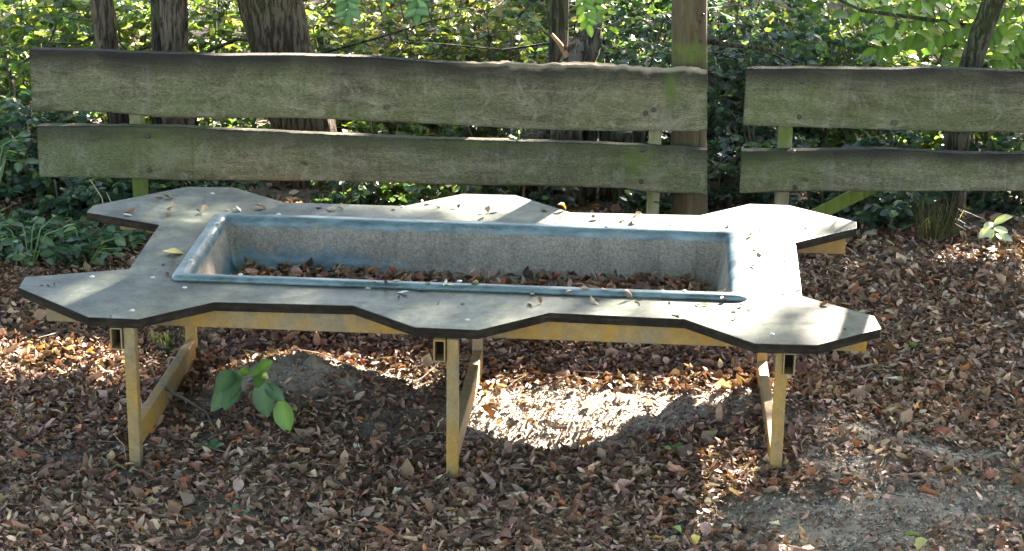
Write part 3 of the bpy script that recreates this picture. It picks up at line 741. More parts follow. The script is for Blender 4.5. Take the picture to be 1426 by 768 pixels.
def post(px, parent, top=.70, wd=.052):
    xx = at(px, 200, 1.66)[0]; y0 = FY+.047
    mb = MB(); zz = float(hgt(xx, y0)); mb.box((xx-wd/2, y0, zz-.2), (xx+wd/2, y0+.07, top)); o = obj('post', mb.mesh('post'), MAT['post'], parent); return bevel(o, .006)
post(191, fl, .68); post(912, fl, .68)
fr = thing('plank_fence', at(1200, 150, FY+.08)*np.array([1, 1, 0]), 'shorter separate fence section of two dark planks beside the leaning tree', 'fence')
p3 = plank([(1040, 92), (1130, 91), (1250, 93), (1290, 90), (1426, 96), (1560, 99), (1700, 104)], [(1035, 175), (1120, 178), (1250, 182), (1426, 186), (1700, 192)], fr, 3, stain=.95, moss=[(1.3, .3, .5, .3, .3)], label='upper dark weathered plank')
bolts(p3, [(1117, 114), (1113, 163)])
p4 = plank([(1033, 207), (1130, 206), (1230, 204), (1340, 210), (1500, 211), (1700, 216)], [(1030, 270), (1130, 267), (1426, 267), (1700, 274)], fr, 4, stain=1., moss=[(1.05, .5, .2, .5, .45)], label='lower dark weathered plank')
bolts(p4, [(1105, 213), (1107, 261)])
post(1093, fr, .70, .056); post(1640, fr, .70, .056)
o = lone_leaf((*at(920, 92, FY+.02)[:2], .722), .034, 'pale', 'small whitish leaf on the rotted top edge of the long fence', None, .1, 8)
o = lone_leaf((*at(1088, 89, FY+.02)[:2], .726), .03, 'tan', 'tiny tan leaf on the top edge of the short fence', None, .1, 9)

# ------------------------------------------------------------------ trees
def trunk_mesh(pts, n=36, ridge=.006, wob=.1, seg=10):
    """pts: (x,y,z,r) control points, resampled"""
    P = np.array(pts, float); t = np.arange(len(P)); tt = np.linspace(0, len(P)-1, (len(P)-1)*seg+1)
    Q_ = np.stack([np.interp(tt, t, P[:, i]) for i in range(4)], 1)
    mb = MB(); mb.tube([tuple(q[:3]) for q in Q_], list(Q_[:, 3]), n, True, wob, None, ridge); return mb.mesh('trunk', True)
def px_trunk(samples, Yd, top_z=6.5, lean=None, rtop=.6):
    """samples: (px centre, py, px width) top to bottom; extends to the ground and up to top_z"""
    C = []
    for (cx, py, wd) in samples:
        p = at(cx, py, Yd); q = at(cx+wd/2, py, Yd); C.append((p[0], p[1], p[2], float(np.linalg.norm(q-p))))
    C = C[::-1]
    b = np.array(C[0]); d = np.array(C[1])-b; zg = float(hgt(b[0], Yd))-.15
    if b[2] > zg+.05:
        f = (zg-b[2])/d[2]; e = b+d*f*.7; e[2] = zg; e[3] = b[3]*1.25; C = [tuple(e)]+C
    tp_ = np.array(C[-1]); d = tp_-np.array(C[-2]); sl_ = d[:2]/max(d[2], .05)
    for zz in np.arange(math.ceil(tp_[2])+.5, top_z+.1, 1.2):
        k_ = zz-tp_[2]; s = tp_[:2]+sl_*k_*math.exp(-k_*.15); C.append((s[0], s[1], zz, tp_[3]*(1-(1-rtop)*k_/(top_z-tp_[2]))))
    return C
def crown_leaves(c, r, n, rng, size, cols, wts, shapes=SMALL):
    p = rng.normal(0, 1, (n, 3)); p /= np.linalg.norm(p, axis=1, keepdims=True); p *= (rng.random((n, 1))**.45)
    # clump
    cl = rng.normal(0, .55, (max(8, n//45), 3)); cl = cl/np.maximum(1, np.linalg.norm(cl, axis=1, keepdims=True)); p = cl[rng.integers(0, len(cl), n)]*.95+p*.28
    pos = p*np.array(r)+np.array(c)
    return pos, rots(n, np.abs(rng.normal(.2, .7, n)), rng), rng.uniform(.7, 1.3, n)*size, palette(cols, wts, n, rng, .25)
GRN = [(.055, .105, .025), (.085, .15, .03), (.13, .18, .04), (.20, .21, .04), (.045, .09, .04)]
rt = np.random.default_rng(77)
def tree(name, C, label, bark, nleaf=1200, crown=None, group=None, limbs=3):
    t = thing(name, (C[1][0], C[1][1], float(hgt(C[1][0], C[1][1]))), label, 'tree', group)
    obj('trunk', trunk_mesh(C), bark, t)
    tx, ty, tz, tr = C[-1]
    cc = crown or (tx, ty, tz+1.2); rr = (1.5, 1.3, 1.5)
    mb = MB()
    for k in range(limbs+1):
        a_ = rt.uniform(0, 6.28); e = np.array(cc)+np.array([math.cos(a_)*rr[0]*.8, math.sin(a_)*rr[1]*.8, rt.uniform(-.3, 1)])
        b_ = np.array([tx, ty, tz-.05]); mm_ = (b_+e)/2+np.array([0, 0, .25]); mb.tube([b_, mm_, e], [tr*.75, tr*.4, tr*.1], 7)
    obj('limb', mb.mesh('limb', True), bark, t)
    P, R_, S_, Cc = crown_leaves(cc, rr, nleaf, rt, .11, GRN, [3, 3, 2, 1, 1])
    cr = obj('crown', scatter('crown', SMALL, P, R_, S_, Cc), MAT['leaf'], t); cr['kind'] = 'stuff'
    return t
t1 = tree('slender_tree', px_trunk([(141, 0, 31), (150, 63, 30), (166, 165, 30), (174, 250, 24)], 2.3, 7), 'slender dark leaning tree closest to the free end of the long fence', MAT['bark'])
t2 = tree('twin_tree', px_trunk([(241, 0, 37), (243, 65, 36), (248, 165, 44), (258, 250, 36)], 2.15, 7), 'reddish brown straight tree, stouter stem of the twin pair', MAT['bark'])
t2b = tree('twin_tree', px_trunk([(216, 0, 15), (219, 65, 16), (224, 165, 24), (228, 250, 34)], 2.28, 6), 'thin dark tree pressed against the stouter stem of the pair', MAT['bark_dark'], 500)
t3 = tree('ridged_tree', px_trunk([(376, 0, 86), (391, 70, 84), (419, 165, 88), (441, 275, 90)], 2.45, 7.5), 'thick leaning tree with deeply ridged grey-brown bark', MAT['bark'], 1800)
t4 = tree('mossy_tree', px_trunk([(779, 0, 27), (778, 60, 27), (776, 180, 34), (770, 275, 38)], 2.5, 6.5), 'dark mossy upright tree behind the broken snag', MAT['bark_dark'], 1000)
t5 = tree('leaning_tree', px_trunk([(1470, -150, 30), (1420, -70, 30), (1384, 0, 30), (1362, 60, 30), (1352, 90, 31), (1333, 190, 34), (1328, 300, 33), (1328, 330, 38)], 1.9, 6), 'dark mossy leaning tree behind the short fence with grass at its foot', MAT['bark_dark'], 1200)
# bare pole-like trunk by the gap between the fences
C = px_trunk([(960, 0, 50), (960, 90, 50), (960, 190, 50), (960, 285, 52)], 1.78, 5.2, rtop=.8)
pl = thing('dead_tree', (C[1][0], C[1][1], float(hgt(C[1][0], C[1][1]))), 'bare barkless brown trunk rising at the gap between the fences', 'tree')
me = trunk_mesh(C, 28, .003, .05); obj('trunk', me, MAT['pole'], pl)
for k in range(16):      # knots and bore holes
    zz = rt.uniform(.75, 1.05) if k < 12 else rt.uniform(.25, .7); an = rt.uniform(-.6, .6); r_ = C[2][3]*.93
    p = Vector((C[2][0]+r_*math.sin(an), C[2][1]-r_*math.cos(an), zz)); d = Vector((math.sin(an), -math.cos(an), 0))
    mb = MB(); mb.tube([p-d*.012, p+d*.002], [.006, .0045], 7); obj('knot', mb.mesh('knot'), MAT['rust'], pl)
# thin dark stems behind the middle of the long fence
for (cx, wd) in ((655, 14), (687, 13)):
    Cs = px_trunk([(cx-1, 125, wd*.9), (cx, 190, wd), (cx+2, 262, wd)], 2.6, .2)
    o = obj('cut_stake', trunk_mesh(Cs, 12, .001, .1, 6), MAT['bark_dark'], None, (Cs[0][0], Cs[0][1], Cs[0][2]))
    tag(o, 'thin dark cut stake seen between the planks of the long fence', 'stake', 'thin stakes behind the long fence')
# coppice stool and broken snag in the middle
cs = thing('coppice_stool', (*at(820, 280, 2.2)[:2], float(hgt(.3, 2.2))), 'cluster of cut dark stems behind the rear middle lobe', 'stump')
for (cx, wd, top) in ((792, 40, 176), (822, 22, 172), (846, 24, 176), (868, 30, 180), (745, 40, 184), (889, 16, 186)):
    p = at(cx, top, 2.2); r_ = float(np.linalg.norm(at(cx+wd/2, top, 2.2)-p)); yo = rt.uniform(-.05, .08)
    mb = trunk_mesh([(p[0]+rt.uniform(-.02, .02), 2.2+yo, -.15, r_*1.2), (p[0], 2.2+yo, .2, r_*1.05), (p[0]+rt.uniform(-.01, .01), 2.2+yo, p[2], r_*.95)], 18, .006, .12, 8)
    obj('stem', mb, MAT['bark_dark'] if cx not in (745, 792) else MAT['bark'], cs)
MAT['snag'] = m_bark('grey_snag_wood', (.10, .085, .065), (.22, .19, .15), .1, .7)
sn = thing('broken_snag', (*at(800, 200, 2.32)[:2], 0), 'split grey snag with a torn orange splinter above the fence', 'stump')
p0 = at(790, 200, 2.32); p1_ = at(803, 85, 2.32); p2_ = at(822, 52, 2.34); p3_ = at(832, 20, 2.36)
obj('trunk', trunk_mesh([(p0[0], p0[1], -.15, .085), (*p1_, .075), (*p2_, .045), (*p3_, .02)], 26, .012, .3, 10), MAT['snag'], sn)
def splinter(a_, b_, w0, w1, mt, nm='splinter'):
    mb = MB(); A = at(*a_, 2.26); B = at(*b_, 2.28); mb.tube([A, (A+B)/2+np.array([.004, 0, .004]), B], [w0, (w0+w1)/2, w1], 5, True, .2); obj(nm, mb.mesh(nm), mt, sn)
MAT['torn'] = m_wood('torn_wood', (.22, .10, .045), (.34, .17, .08), (.46, .27, .15), 0)
splinter((790, 80), (768, 48), .016, .009, MAT['torn']); splinter((780, 90), (787, 70), .008, .004, MAT['post']); splinter((786, 72), (789, 42), .009, .006, MAT['bark']); splinter((818, 92), (834, 40), .02, .012, MAT['bark'])
# log and boards
lg = thing('mossy_log', at(70, 265, 1.95), 'dark mossy log lying in the undergrowth past the fence end', 'log')
a_, b_ = at(-60, 268, 1.95), at(150, 268, 2.0)
obj('trunk', trunk_mesh([(a_[0], a_[1], a_[2]-.02, .045), ((a_[0]+b_[0])/2, 1.98, a_[2], .05), (b_[0], b_[1], b_[2]-.03, .04)], 16, .005, .15, 8), MAT['bark_dark'], lg)
a_, b_ = at(1128, 305, 1.72), at(1222, 258, 1.76)
d = (b_-a_)/np.linalg.norm(b_-a_); nn = np.array([-d[2], 0, d[0]])*.028; tk = np.array([0, .022, 0]); a2 = a_-d*.25
mb = MB(); mb.quadbox([a2-nn, b_-nn, b_-nn+tk, a2-nn+tk, a2+nn, b_+nn, b_+nn+tk, a2+nn+tk])
o = obj('mossy_board', mb.mesh('mossy_board'), MAT['mossy_board'], None, (a2[0], a2[1], a2[2])); bevel(o, .004)
tag(o, 'bright green mossy board leaning aslant under the short fence', 'board')

# canopy trees toward the sun: their leaves shade the place, gaps are cut in the crowns to place the sun spots
SX, SZ = SUN[0]/SUN[1], SUN[2]/SUN[1]
def gap(a, b):
    """share of sunlight let through, by the line of sight to the sun (a,b: where that line meets the plane y=0)"""
    t = np.zeros_like(a)
    def tab(k, u0, u1, v0, v1, sm=.05):            # spot on the tabletop
        v = (TZ-b)/SZ; u = a+SX*v
        return k*sstep(u0-sm, u0+sm, u)*sstep(u1+sm, u1-sm, u)*sstep(v0-sm, v0+sm, v)*sstep(v1+sm, v1-sm, v)
    def gnd(k, x0, x1, y0, y1, sm=.05):            # spot on the ground
        v = -b/SZ; u = a+SX*v
        return k*sstep(x0-sm, x0+sm, u)*sstep(x1+sm, x1-sm, u)*sstep(y0-sm, y0+sm, v)*sstep(y1+sm, y1-sm, v)
    spots = [tab(1, .20, 1.16, .24, .80), tab(1, .82, 1.18, -.38, .36), tab(1, .66, 1.00, -.62, -.26), tab(1, 1.14, 1.45, -.66, -.30, .04), tab(.9, -.20, .34, .46, .80, .06),
             tab(.75, .12, .62, -.64, -.40, .06), tab(.75, -.78, -.46, -.62, -.40), tab(.75, -1.34, -1.04, -.58, -.42), tab(.7, -1.3, -1.05, .36, .56), tab(.6, -.5, -.25, .36, .52), tab(.6, -1.0, -.9, -.1, .1, .04),
             gnd(1, -.08, 1.02, -.46, .10), gnd(.95, -.85, -.10, -.40, .10), gnd(1, -2.1, -1.15, -.16, .26), gnd(1, .83, 1.02, -.98, -.66, .03), gnd(1, 1.72, 2.12, 1.50, 1.74), gnd(.5, 1.5, 1.75, -.2, .1), gnd(.6, -2.2, -1.6, -.75, -.55)]
    for s_ in spots: t = np.maximum(t, s_)
    f = fbm(a*2.6+40, b*2.6+11, 3); f2 = fbm(a*1.25+4, b*1.5+21, 2)
    t = np.maximum(t, .97*sstep(.42, .54, .55*f+.45*f2-.05*sstep(.3, 1.2, a))*sstep(-.22, -.45, b))  # undergrowth behind the fence: broken sun
    t = np.maximum(t, .35*sstep(.56, .64, f)*sstep(-.3, -.1, b)*sstep(1.5, 1.2, a*0+np.abs(a)))
    return t
n = 95000
ca = rt.uniform(-4.6, 5.0, n); cb = rt.uniform(-4.4, 2.1, n); cy = rt.uniform(9.6, 12.6, n)
k = rt.random(n) > gap(ca, cb)
ca, cb, cy = ca[k], cb[k], cy[k]
cx = ca+SX*cy; cz = cb+SZ*cy
kz = cz > 1.0+.6*fbm(cx*.9, cy*.9, 2); cx, cy, cz = cx[kz], cy[kz], cz[kz]
own = np.digitize(cx+.5*(fbm(cz*1.3, cy*1.3, 2)-.5)*2, [2.2, 4.6])
CAN = [leaf_shape(1, .68, .1, .2, .1, 3, .0, 90), leaf_shape(1, .68, .1, -.3, .15, 3, .0, 91)]
for v_, f_ in CAN: v_[:, 1] -= .5
for j, (bx, lab) in enumerate([(.2, 'tall broadleaf tree toward the sun, nearest the thick ridged tree'), (2.9, 'tall broadleaf tree toward the sun, middle one of the far row'), (7.3, 'tall broadleaf tree toward the sun, farthest past the leaning tree')]):
    s = own == j; zb = float(hgt(bx, 12.0))
    t = thing('canopy_tree', (bx, 12.0, zb), lab, 'tree')
    obj('trunk', trunk_mesh([(bx, 12.0, zb-.2, .24), (bx+.1, 12.0, 2.0, .19), (bx, 11.8, 4.5, .15), (bx+.1, 11.6, 7.5, .07)], 20, .01, .1, 8), MAT['bark'], t)
    mb = MB()
    for q in range(16):
        i = rt.choice(np.where(s & (np.abs(cx-bx) < 1.7))[0]); zz = max(.6, cz[i]-rt.uniform(.5, 1.2)); b_ = np.array([bx+.05, 11.9, min(zz, 6.5)]); e = np.array([cx[i], cy[i], cz[i]])
        mb.tube([b_, (b_+e)/2+np.array([0, 0, .15]), e], [.05, .03, .01], 6)
    obj('limb', mb.mesh('limb', True), MAT['bark'], t)
    m_ = int(s.sum())
    cr = obj('crown', scatter('crown', CAN, np.stack([cx[s], cy[s], cz[s]], 1), rots(m_, np.abs(rt.normal(.3, .8, m_)), rt), rt.uniform(.09, .15, m_), palette(GRN, [3, 3, 2, 1, 1], m_, rt, .2)), MAT['leaf'], t); cr['kind'] = 'stuff'

# unseen trees added round the scene, crowns blocking sky light for stronger contrast
for j, (bx, by, lab) in enumerate([(-4.6, -1.5, 'added out-of-view sky-blocking tree beside the bramble end of the clearing'), (5.4, -1.0, 'added out-of-view sky-blocking tree beside the short fence end of the clearing'), (-4.2, -7.5, 'added out-of-view sky-blocking tree on the brambles side of the approach path'), (5.6, -7.8, 'added out-of-view sky-blocking tree on the open side of the approach path'), (-1.5, -12.5, 'tallest added out-of-view sky-blocking tree at the far end of the clearing'), (4.6, -14.0, 'added out-of-view sky-blocking tree behind the tallest tree of the clearing'), (-7.5, 3.5, 'added out-of-view sky-blocking tree past the mossy log'), (8.0, 4.5, 'added out-of-view sky-blocking tree past the end of the short fence')]):
    zb = float(hgt(bx, by)); t = thing('sky_block_tree', (bx, by, zb), lab, 'tree')
    cxx, cyy = (bx*.62, by*.86) if abs(by) < 12 else (bx, by); zc = 7.2+.5*math.sin(j*2.1)
    obj('trunk', trunk_mesh([(bx, by, zb-.2, .2), (bx*.99, by, 3, .16), (bx*.95, by*.98, 5.8, .11), (cxx, cyy, zc+.6, .04)], 16, .01, .1, 8), MAT['bark'], t)
    mb = MB()
    for q in range(6):
        a_ = q*1.05+j; mb.tube([(bx*.96, by*.985, 5.4), ((bx+cxx)/2+math.cos(a_)*1.1, (by+cyy)/2+math.sin(a_)*1.1, 6.4), (cxx+math.cos(a_)*2.4, cyy+math.sin(a_)*2.4, zc+.2)], [.07, .045, .012], 6)
    obj('limb', mb.mesh('limb', True), MAT['bark'], t)
    m_ = 4300; P = rt.normal(0, 1, (m_, 3)); P /= np.linalg.norm(P, axis=1, keepdims=True); P *= rt.random((m_, 1))**.4; P = P*np.array([3.3, 3.3, 1.3])+np.array([cxx, cyy, zc])
    cr = obj('crown', scatter('crown', CAN, P, rots(m_, np.abs(rt.normal(.2, .5, m_)), rt), rt.uniform(.18, .28, m_), palette(GRN, [3, 3, 2, 1, 1], m_, rt, .2)), MAT['leaf'], t); cr['kind'] = 'stuff'
# far tree row added out of view to darken the sky reflection on the tabletop
for j, (bx, by, hh) in enumerate([(-9, 19.5, 7.6), (-5.5, 21, 8.2), (-2, 19.5, 7.8), (1.2, 21, 8.3), (4.4, 19.5, 7.9), (7.8, 21, 8.4), (11, 19.6, 7.8), (14.5, 20.5, 8.0)]):
    zb = float(hgt(bx, by)); t = thing('reflection_block_tree', (bx, by, zb), 'dense green tree of the far row, added out of view to block reflected sky', 'tree', 'added far row of reflection-blocking trees')
    obj('trunk', trunk_mesh([(bx, by, zb-.2, .22), (bx+.1, by, 3, .16), (bx, by, hh-.6, .05)], 14, .01, .1, 6), MAT['bark'], t)
    m_ = 5200; P = rt.normal(0, 1, (m_, 3)); P /= np.linalg.norm(P, axis=1, keepdims=True); P *= rt.random((m_, 1))**.35; P = P*np.array([2.2, 1.3, (hh-.2)/2])+np.array([bx, by, zb+.6+(hh-zb-.4)/2-.2])
    cr = obj('crown', scatter('crown', CAN, P, rots(m_, np.abs(rt.normal(.3, .8, m_)), rt), rt.uniform(.2, .32, m_), palette(GRN, [3, 3, 2, 1, 1], m_, rt, .2)), MAT['leaf'], t); cr['kind'] = 'stuff'
# ------------------------------------------------------------------ shrubs behind the fence
YEL = [(.135, .18, .038), (.19, .21, .045), (.09, .135, .035), (.33, .30, .09), (.045, .070, .022), (.19, .17, .07)]
MID = [(.085, .15, .035), (.13, .20, .05), (.055, .10, .03), (.20, .24, .05)]
DRK = [(.030, .065, .030), (.045, .085, .045), (.025, .05, .035), (.07, .11, .06)]
BLU = [(.045, .095, .055), (.07, .13, .075), (.035, .075, .045), (.10, .16, .09), (.16, .20, .07)]
def shrub(name, c, r, ntw, per, size, cols, wts, label, group=None, droop=.35, shapes=SMALL, stems=7, seed=0, flat=.5, bark='twig'):
    """arching stems with twigs; leaves sit in two rows along each twig"""
    q = np.random.default_rng(900+seed)
    x0, y0 = c; z0 = float(hgt(x0, y0)); t = thing(name, (x0, y0, z0), label, 'shrub', group)
    mb = MB(); tips = []
    for s in range(stems):
        a = q.uniform(0, 6.28); e = np.array([x0+math.cos(a)*r[0]*q.uniform(.2, .8), y0+math.sin(a)*r[1]*q.uniform(.2, .8), z0+r[2]*q.uniform(.6, 1.)])
        b = np.array([x0+math.cos(a)*.08, y0+math.sin(a)*.08, z0-.04]); m1 = b+(e-b)*np.array([.35, .35, .6])
        mb.tube([b, m1, e], [.009, .007, .003], 5); tips.append((b, m1, e))
    P, D, S_ = [], [], []
    for k in range(ntw):
        b, m1, e = tips[q.integers(0, stems)]; u = q.uniform(.05, 1.)
        s0 = b*(1-u)**2+2*m1*u*(1-u)+e*u*u
        a = q.uniform(0, 6.28); dr = np.array([math.cos(a), math.sin(a), q.uniform(-.1, .6)]); ln = q.uniform(.18, .42)*(r[0]+r[2])*.5
        s0 = s0+np.array([math.cos(a)*r[0]*.35*q.random(), math.sin(a)*r[1]*.35*q.random(), 0])
        e1 = s0+dr*ln+np.array([0, 0, -droop*ln*.6]); mid = (s0+e1)/2+np.array([0, 0, ln*.12])
        mb.tube([s0, mid, e1], [.0030, .0022, .0012], 3, False)
        tt = np.linspace(.1, 1, per); pp = s0*(1-tt[:, None])**2+2*mid*(tt*(1-tt))[:, None]+e1*(tt**2)[:, None]
        dd = (e1-s0)/np.linalg.norm(e1-s0); sd = np.cross(dd, [0, 0, 1]); sd /= np.linalg.norm(sd)+1e-6
        sg = np.where(np.arange(per) % 2 == 0, 1, -1)[:, None]
        L_ = sd*sg*.85+dd*.55+q.normal(0, .28, (per, 3))+np.array([0, 0, -droop*.5])
        P.append(pp); D.append(L_); S_.append(q.uniform(.65, 1.25, per)*size)
    P = np.concatenate(P); D = np.concatenate(D); S_ = np.concatenate(S_); n = len(P)
    nr = np.array([0, 0, 1.])*flat+q.normal(0, .55, (n, 3)); zt = hgt(P[:, 0], P[:, 1]); P[:, 2] = np.maximum(P[:, 2], zt+.02)
    obj('branches', mb.mesh('branches'), MAT[bark], t)
    cr = obj('foliage', scatter('foliage', shapes, P, frames(D, nr), S_, palette(cols, wts, n, q, .28)), MAT['leaf'], t); cr['kind'] = 'stuff'
    return t
sp = 0
def shr(px, py, Yd, r, ntw, per, size, cols, wts, label, **k):
    global sp; sp += 1
    c = at(px, py, Yd); return shrub('shrub', (c[0], c[1]), r, ntw, per, size, cols, wts, label, seed=sp, **k)
BIG = .062
shr(30, 60, 3.3, (.75, .5, .75), 150, 16, .055, MID+BLU[:1], [4, 4, 2, 3, 2], 'light green shrub at the free end of the long fence')
shr(-60, 40, 4.6, (.9, .6, .8), 130, 16, .06, MID, [3, 4, 2, 3], 'pale sunlit shrub deep behind the bramble thicket')
shr(185, 40, 3.6, (.6, .45, .8), 150, 16, .055, YEL[:3]+MID[:2], [2, 1, 3, 4, 3], 'yellow-green shrub between the slender tree and the twin trees')
shr(300, 35, 3.3, (.55, .45, .75), 150, 16, .052, YEL, [3, 1, 4, .5, 4, .5], 'yellowing shrub between the twin trees and the thick ridged tree')
shr(480, 45, 3.1, (.55, .4, .72), 150, 17, .045, YEL, [3, 2, 4, 1.5, 4, 1], 'fine-leaved olive shrub beside the thick ridged tree')
shr(590, 45, 3.5, (.6, .45, .75), 170, 17, .045, YEL, [4, 3, 3, 2, 3, 1], 'bright yellow fine-leaved shrub above the middle of the fence')
shr(690, 45, 3.3, (.55, .4, .7), 160, 17, .045, YEL, [3, 4, 2, 2.5, 3, 1.5], 'golden autumn shrub beside the mossy upright tree')
shr(870, 60, 2.9, (.42, .4, .68), 170, 16, .04, DRK+MID[:1], [4, 3, 3, 2, 1.5], 'dark glossy shrub between the snag and the bare trunk')
shr(1010, 80, 3.1, (.5, .45, .72), 190, 16, .042, DRK, [4, 3, 4, 1.5], 'very dark evergreen shrub in the gap between the fences')
shr(1120, 50, 3.4, (.55, .45, .72), 170, 15, .05, DRK+MID[:2], [3, 3, 2, 2, 2, 2], 'dark green shrub behind the near end of the short fence')
shr(1240, 40, 3.8, (.6, .5, .75), 170, 15, .055, MID+DRK[:1], [3, 4, 2, 2, 2], 'sun-flecked green shrub behind the middle of the short fence')
shr(1400, 45, 3.0, (.55, .45, .75), 170, 14, .062, MID, [4, 4, 2, 1.5], 'broad-leaved green shrub behind the leaning tree')
shr(1500, 30, 3.8, (.7, .5, .8), 130, 14, .06, MID, [4, 4, 2, 1.5], 'green shrub past the leaning tree, behind the fence end')
shr(380, 20, 4.8, (.9, .6, .8), 140, 16, .06, YEL[:3]+MID[:1], [3, 3, 3, 3], 'distant yellow-green shrub behind the thick ridged tree')
shr(800, 20, 4.8, (.9, .6, .8), 140, 16, .055, DRK[:2]+MID, [2, 2, 3, 3, 2, 2], 'distant green shrub behind the mossy tree and snag')
shr(1180, 15, 5.2, (1., .6, .85), 150, 16, .06, MID, [3, 4, 2, 3], 'distant light green shrub far behind the short fence')
shr(180, 10, 5.4, (1., .6, .85), 150, 16, .06, YEL[:2]+MID[:2], [2, 2, 3, 3], 'distant pale shrub behind the slender tree')
shr(640, 10, 5.4, (1., .6, .85), 150, 16, .055, YEL, [3, 3, 3, 2, 2, 1], 'distant golden shrub behind the fine-leaved shrubs')
shr(900, 8, 5.6, (.9, .6, .9), 160, 16, .055, DRK[:2]+MID[:2], [3, 2, 3, 2], 'distant dark shrub behind the bare trunk')
shr(1020, 12, 4.4, (.6, .5, .8), 150, 16, .045, DRK, [4, 3, 4, 1.5], 'dark evergreen shrub deep in the gap between the fences')
shr(1330, 8, 5.0, (.9, .6, .85), 150, 16, .06, MID, [3, 4, 2, 3], 'distant sun-flecked shrub behind the leaning tree')
# low undergrowth filling the feet of the fences
LOWG = 'low leafy undergrowth along the foot of the fence'
for k, (pxx, Yd, cols_, w_) in enumerate([(300, 2.0, BLU, [2, 2, 3, 1, 0.5]), (500, 2.0, DRK+MID[:1], [2, 2, 3, 1, 1]), (580, 2.05, MID, [2, 2, 3, 1]), (650, 1.98, DRK+MID[:1], [2, 2, 3, 1, 1]), (725, 2.0, DRK, [2, 2, 3, 1]), (930, 2.0, DRK, [2, 2, 3, 1]), (1160, 2.02, DRK, [2, 2, 3, 1]), (1230, 2.0, DRK, [2, 2, 3, 1]), (330, 2.6, MID, [2, 2, 3, 1]), (520, 2.55, MID+YEL[:2], [2, 2, 3, 1, 1, 1]), (620, 2.7, MID, [2, 2, 3, 1]), (700, 2.5, BLU, [2, 2, 2, 1, 1]), (1060, 2.4, DRK, [3, 2, 3, 1]), (1190, 2.3, DRK, [4, 2, 4, 1]), (1275, 2.45, DRK, [4, 2, 4, .7]), (1390, 2.4, DRK, [4, 2, 4, 1]), (1480, 2.3, DRK, [3, 2, 3, 1]), (990, 2.25, DRK+MID[:1], [3, 2, 3, 1, 1])]):
    c = at(pxx, 250, Yd); shrub('undergrowth_plant', (c[0], c[1]), (.3, .28, .34 if Yd > 2.2 else .26), 60, 12, .045, cols_, w_, 'low leafy plant growing behind the planks at the fence foot', LOWG, seed=100+k, stems=5)

# plants whose leaves can be picked apart: brambles left, seedling, sprigs
LM = {}
def leaf_obj_mesh(c, k, shapes=GREEN):
    key = (c, k)
    if key not in LM:
        V, F = shapes[k % len(shapes)]; LM[key] = mesh_np('leaf_blade', V, F, 3, np.array(c)[None]*np.where(np.arange(len(V)) % 3 == 1, 1.5, .9)[:, None], smooth=True); LM[key].materials.append(MAT['leaf'])
    return LM[key]
def add_leaf(parent, base, tip, wscale, nrm, c, k=0, nm='leaf'):
    base = np.array(base, float); tip = np.array(tip, float); L_ = np.linalg.norm(tip-base)
    Rm = frames((tip-base)[None], np.array(nrm, float)[None])[0]
    o = bpy.data.objects.new(nm, leaf_obj_mesh(c, k)); COL.objects.link(o); o.parent = parent
    mm = Matrix.Identity(4); w0 = parent['_w']
    for i in range(3):
        mm[i][0] = Rm[i][0]*L_*wscale; mm[i][1] = Rm[i][1]*L_; mm[i][2] = Rm[i][2]*L_; mm[i][3] = base[i]-w0[i]
    o.matrix_basis = mm; return o
qb = np.random.default_rng(404)
BC = [(.06, .12, .06), (.09, .16, .08), (.045, .09, .05), (.14, .20, .10), (.22, .27, .07)]
brs = [(-1.95, 1.35, .30), (-1.72, 1.25, .26), (-2.05, 1.0, .26), (-1.78, .95, .20), (-1.55, 1.32, .22), (-2.2, 1.3, .34), (-1.6, 1.05, .14), (-1.92, .78, .16), (-2.15, .62, .16), (-1.85, 1.6, .40), (-2.15, 1.65, .42), (-1.66, 1.5, .28), (-2.0, 1.2, .22), (-2.3, 1.0, .25), (-1.98, .45, .1), (-1.78, 1.12, .2)]
for k, (bx, by, bh) in enumerate(brs):
    if by < 1.62: bh = min(bh, .05+.11*(1.75-by)) if by > 1.1 else bh
    z0 = float(hgt(bx, by)); t = thing('bramble', (bx, by, z0), 'low bramble plant with bluish green leaves beside the table end', 'plant', 'brambles growing beside the table and fence end')
    nst = 8; mb = MB()
    for s in range(nst):
        a = qb.uniform(0, 6.28); e = np.array([bx+math.cos(a)*.17, by+math.sin(a)*.15, z0+bh*qb.uniform(.55, 1.)]); b = np.array([bx, by, z0-.02]); m1 = (b+e)/2+np.array([0, 0, bh*.35])
        mb.tube([b, m1, e], [.004, .003, .002], 4)
        for j in range(5):
            u = .3+.7*j/4; p = b*(1-u)**2+2*m1*u*(1-u)+e*u*u
            aa = a+(-1)**j*qb.uniform(.5, 1.3)+qb.uniform(-.4, .4); L_ = qb.uniform(.034, .064)
            tip = p+np.array([math.cos(aa), math.sin(aa), qb.uniform(-.5, .25)])*L_
            add_leaf(t, p, tip, 1.05, (qb.normal(0, .35), qb.normal(-.25, .35), 1), BC[qb.choice(5, p=[.28, .28, .2, .18, .06])], int(qb.integers(0, 5)))
    obj('stem', mb.mesh('stem'), MAT['green_stem'], t)
for k, (pxx, pyy, Yd) in enumerate([(-10, 200, 1.85), (75, 345, 1.2), (10, 340, 1.25), (110, 300, 1.8), (20, 250, 2.0), (10, 110, 2.3), (150, 290, 1.95)]):
    c = at(pxx, pyy, Yd); shrub('undergrowth_plant', (c[0], c[1]), (.36, .3, (.13 if Yd < 1.5 else .17 if 1.7 < Yd < 2 and pxx > 50 else .45)), 80, 12, .05, BLU, [3, 3, 3, 2, .7], 'dense bluish green undergrowth at the free end of the long fence', 'undergrowth at the free fence end', seed=200+k, stems=6)
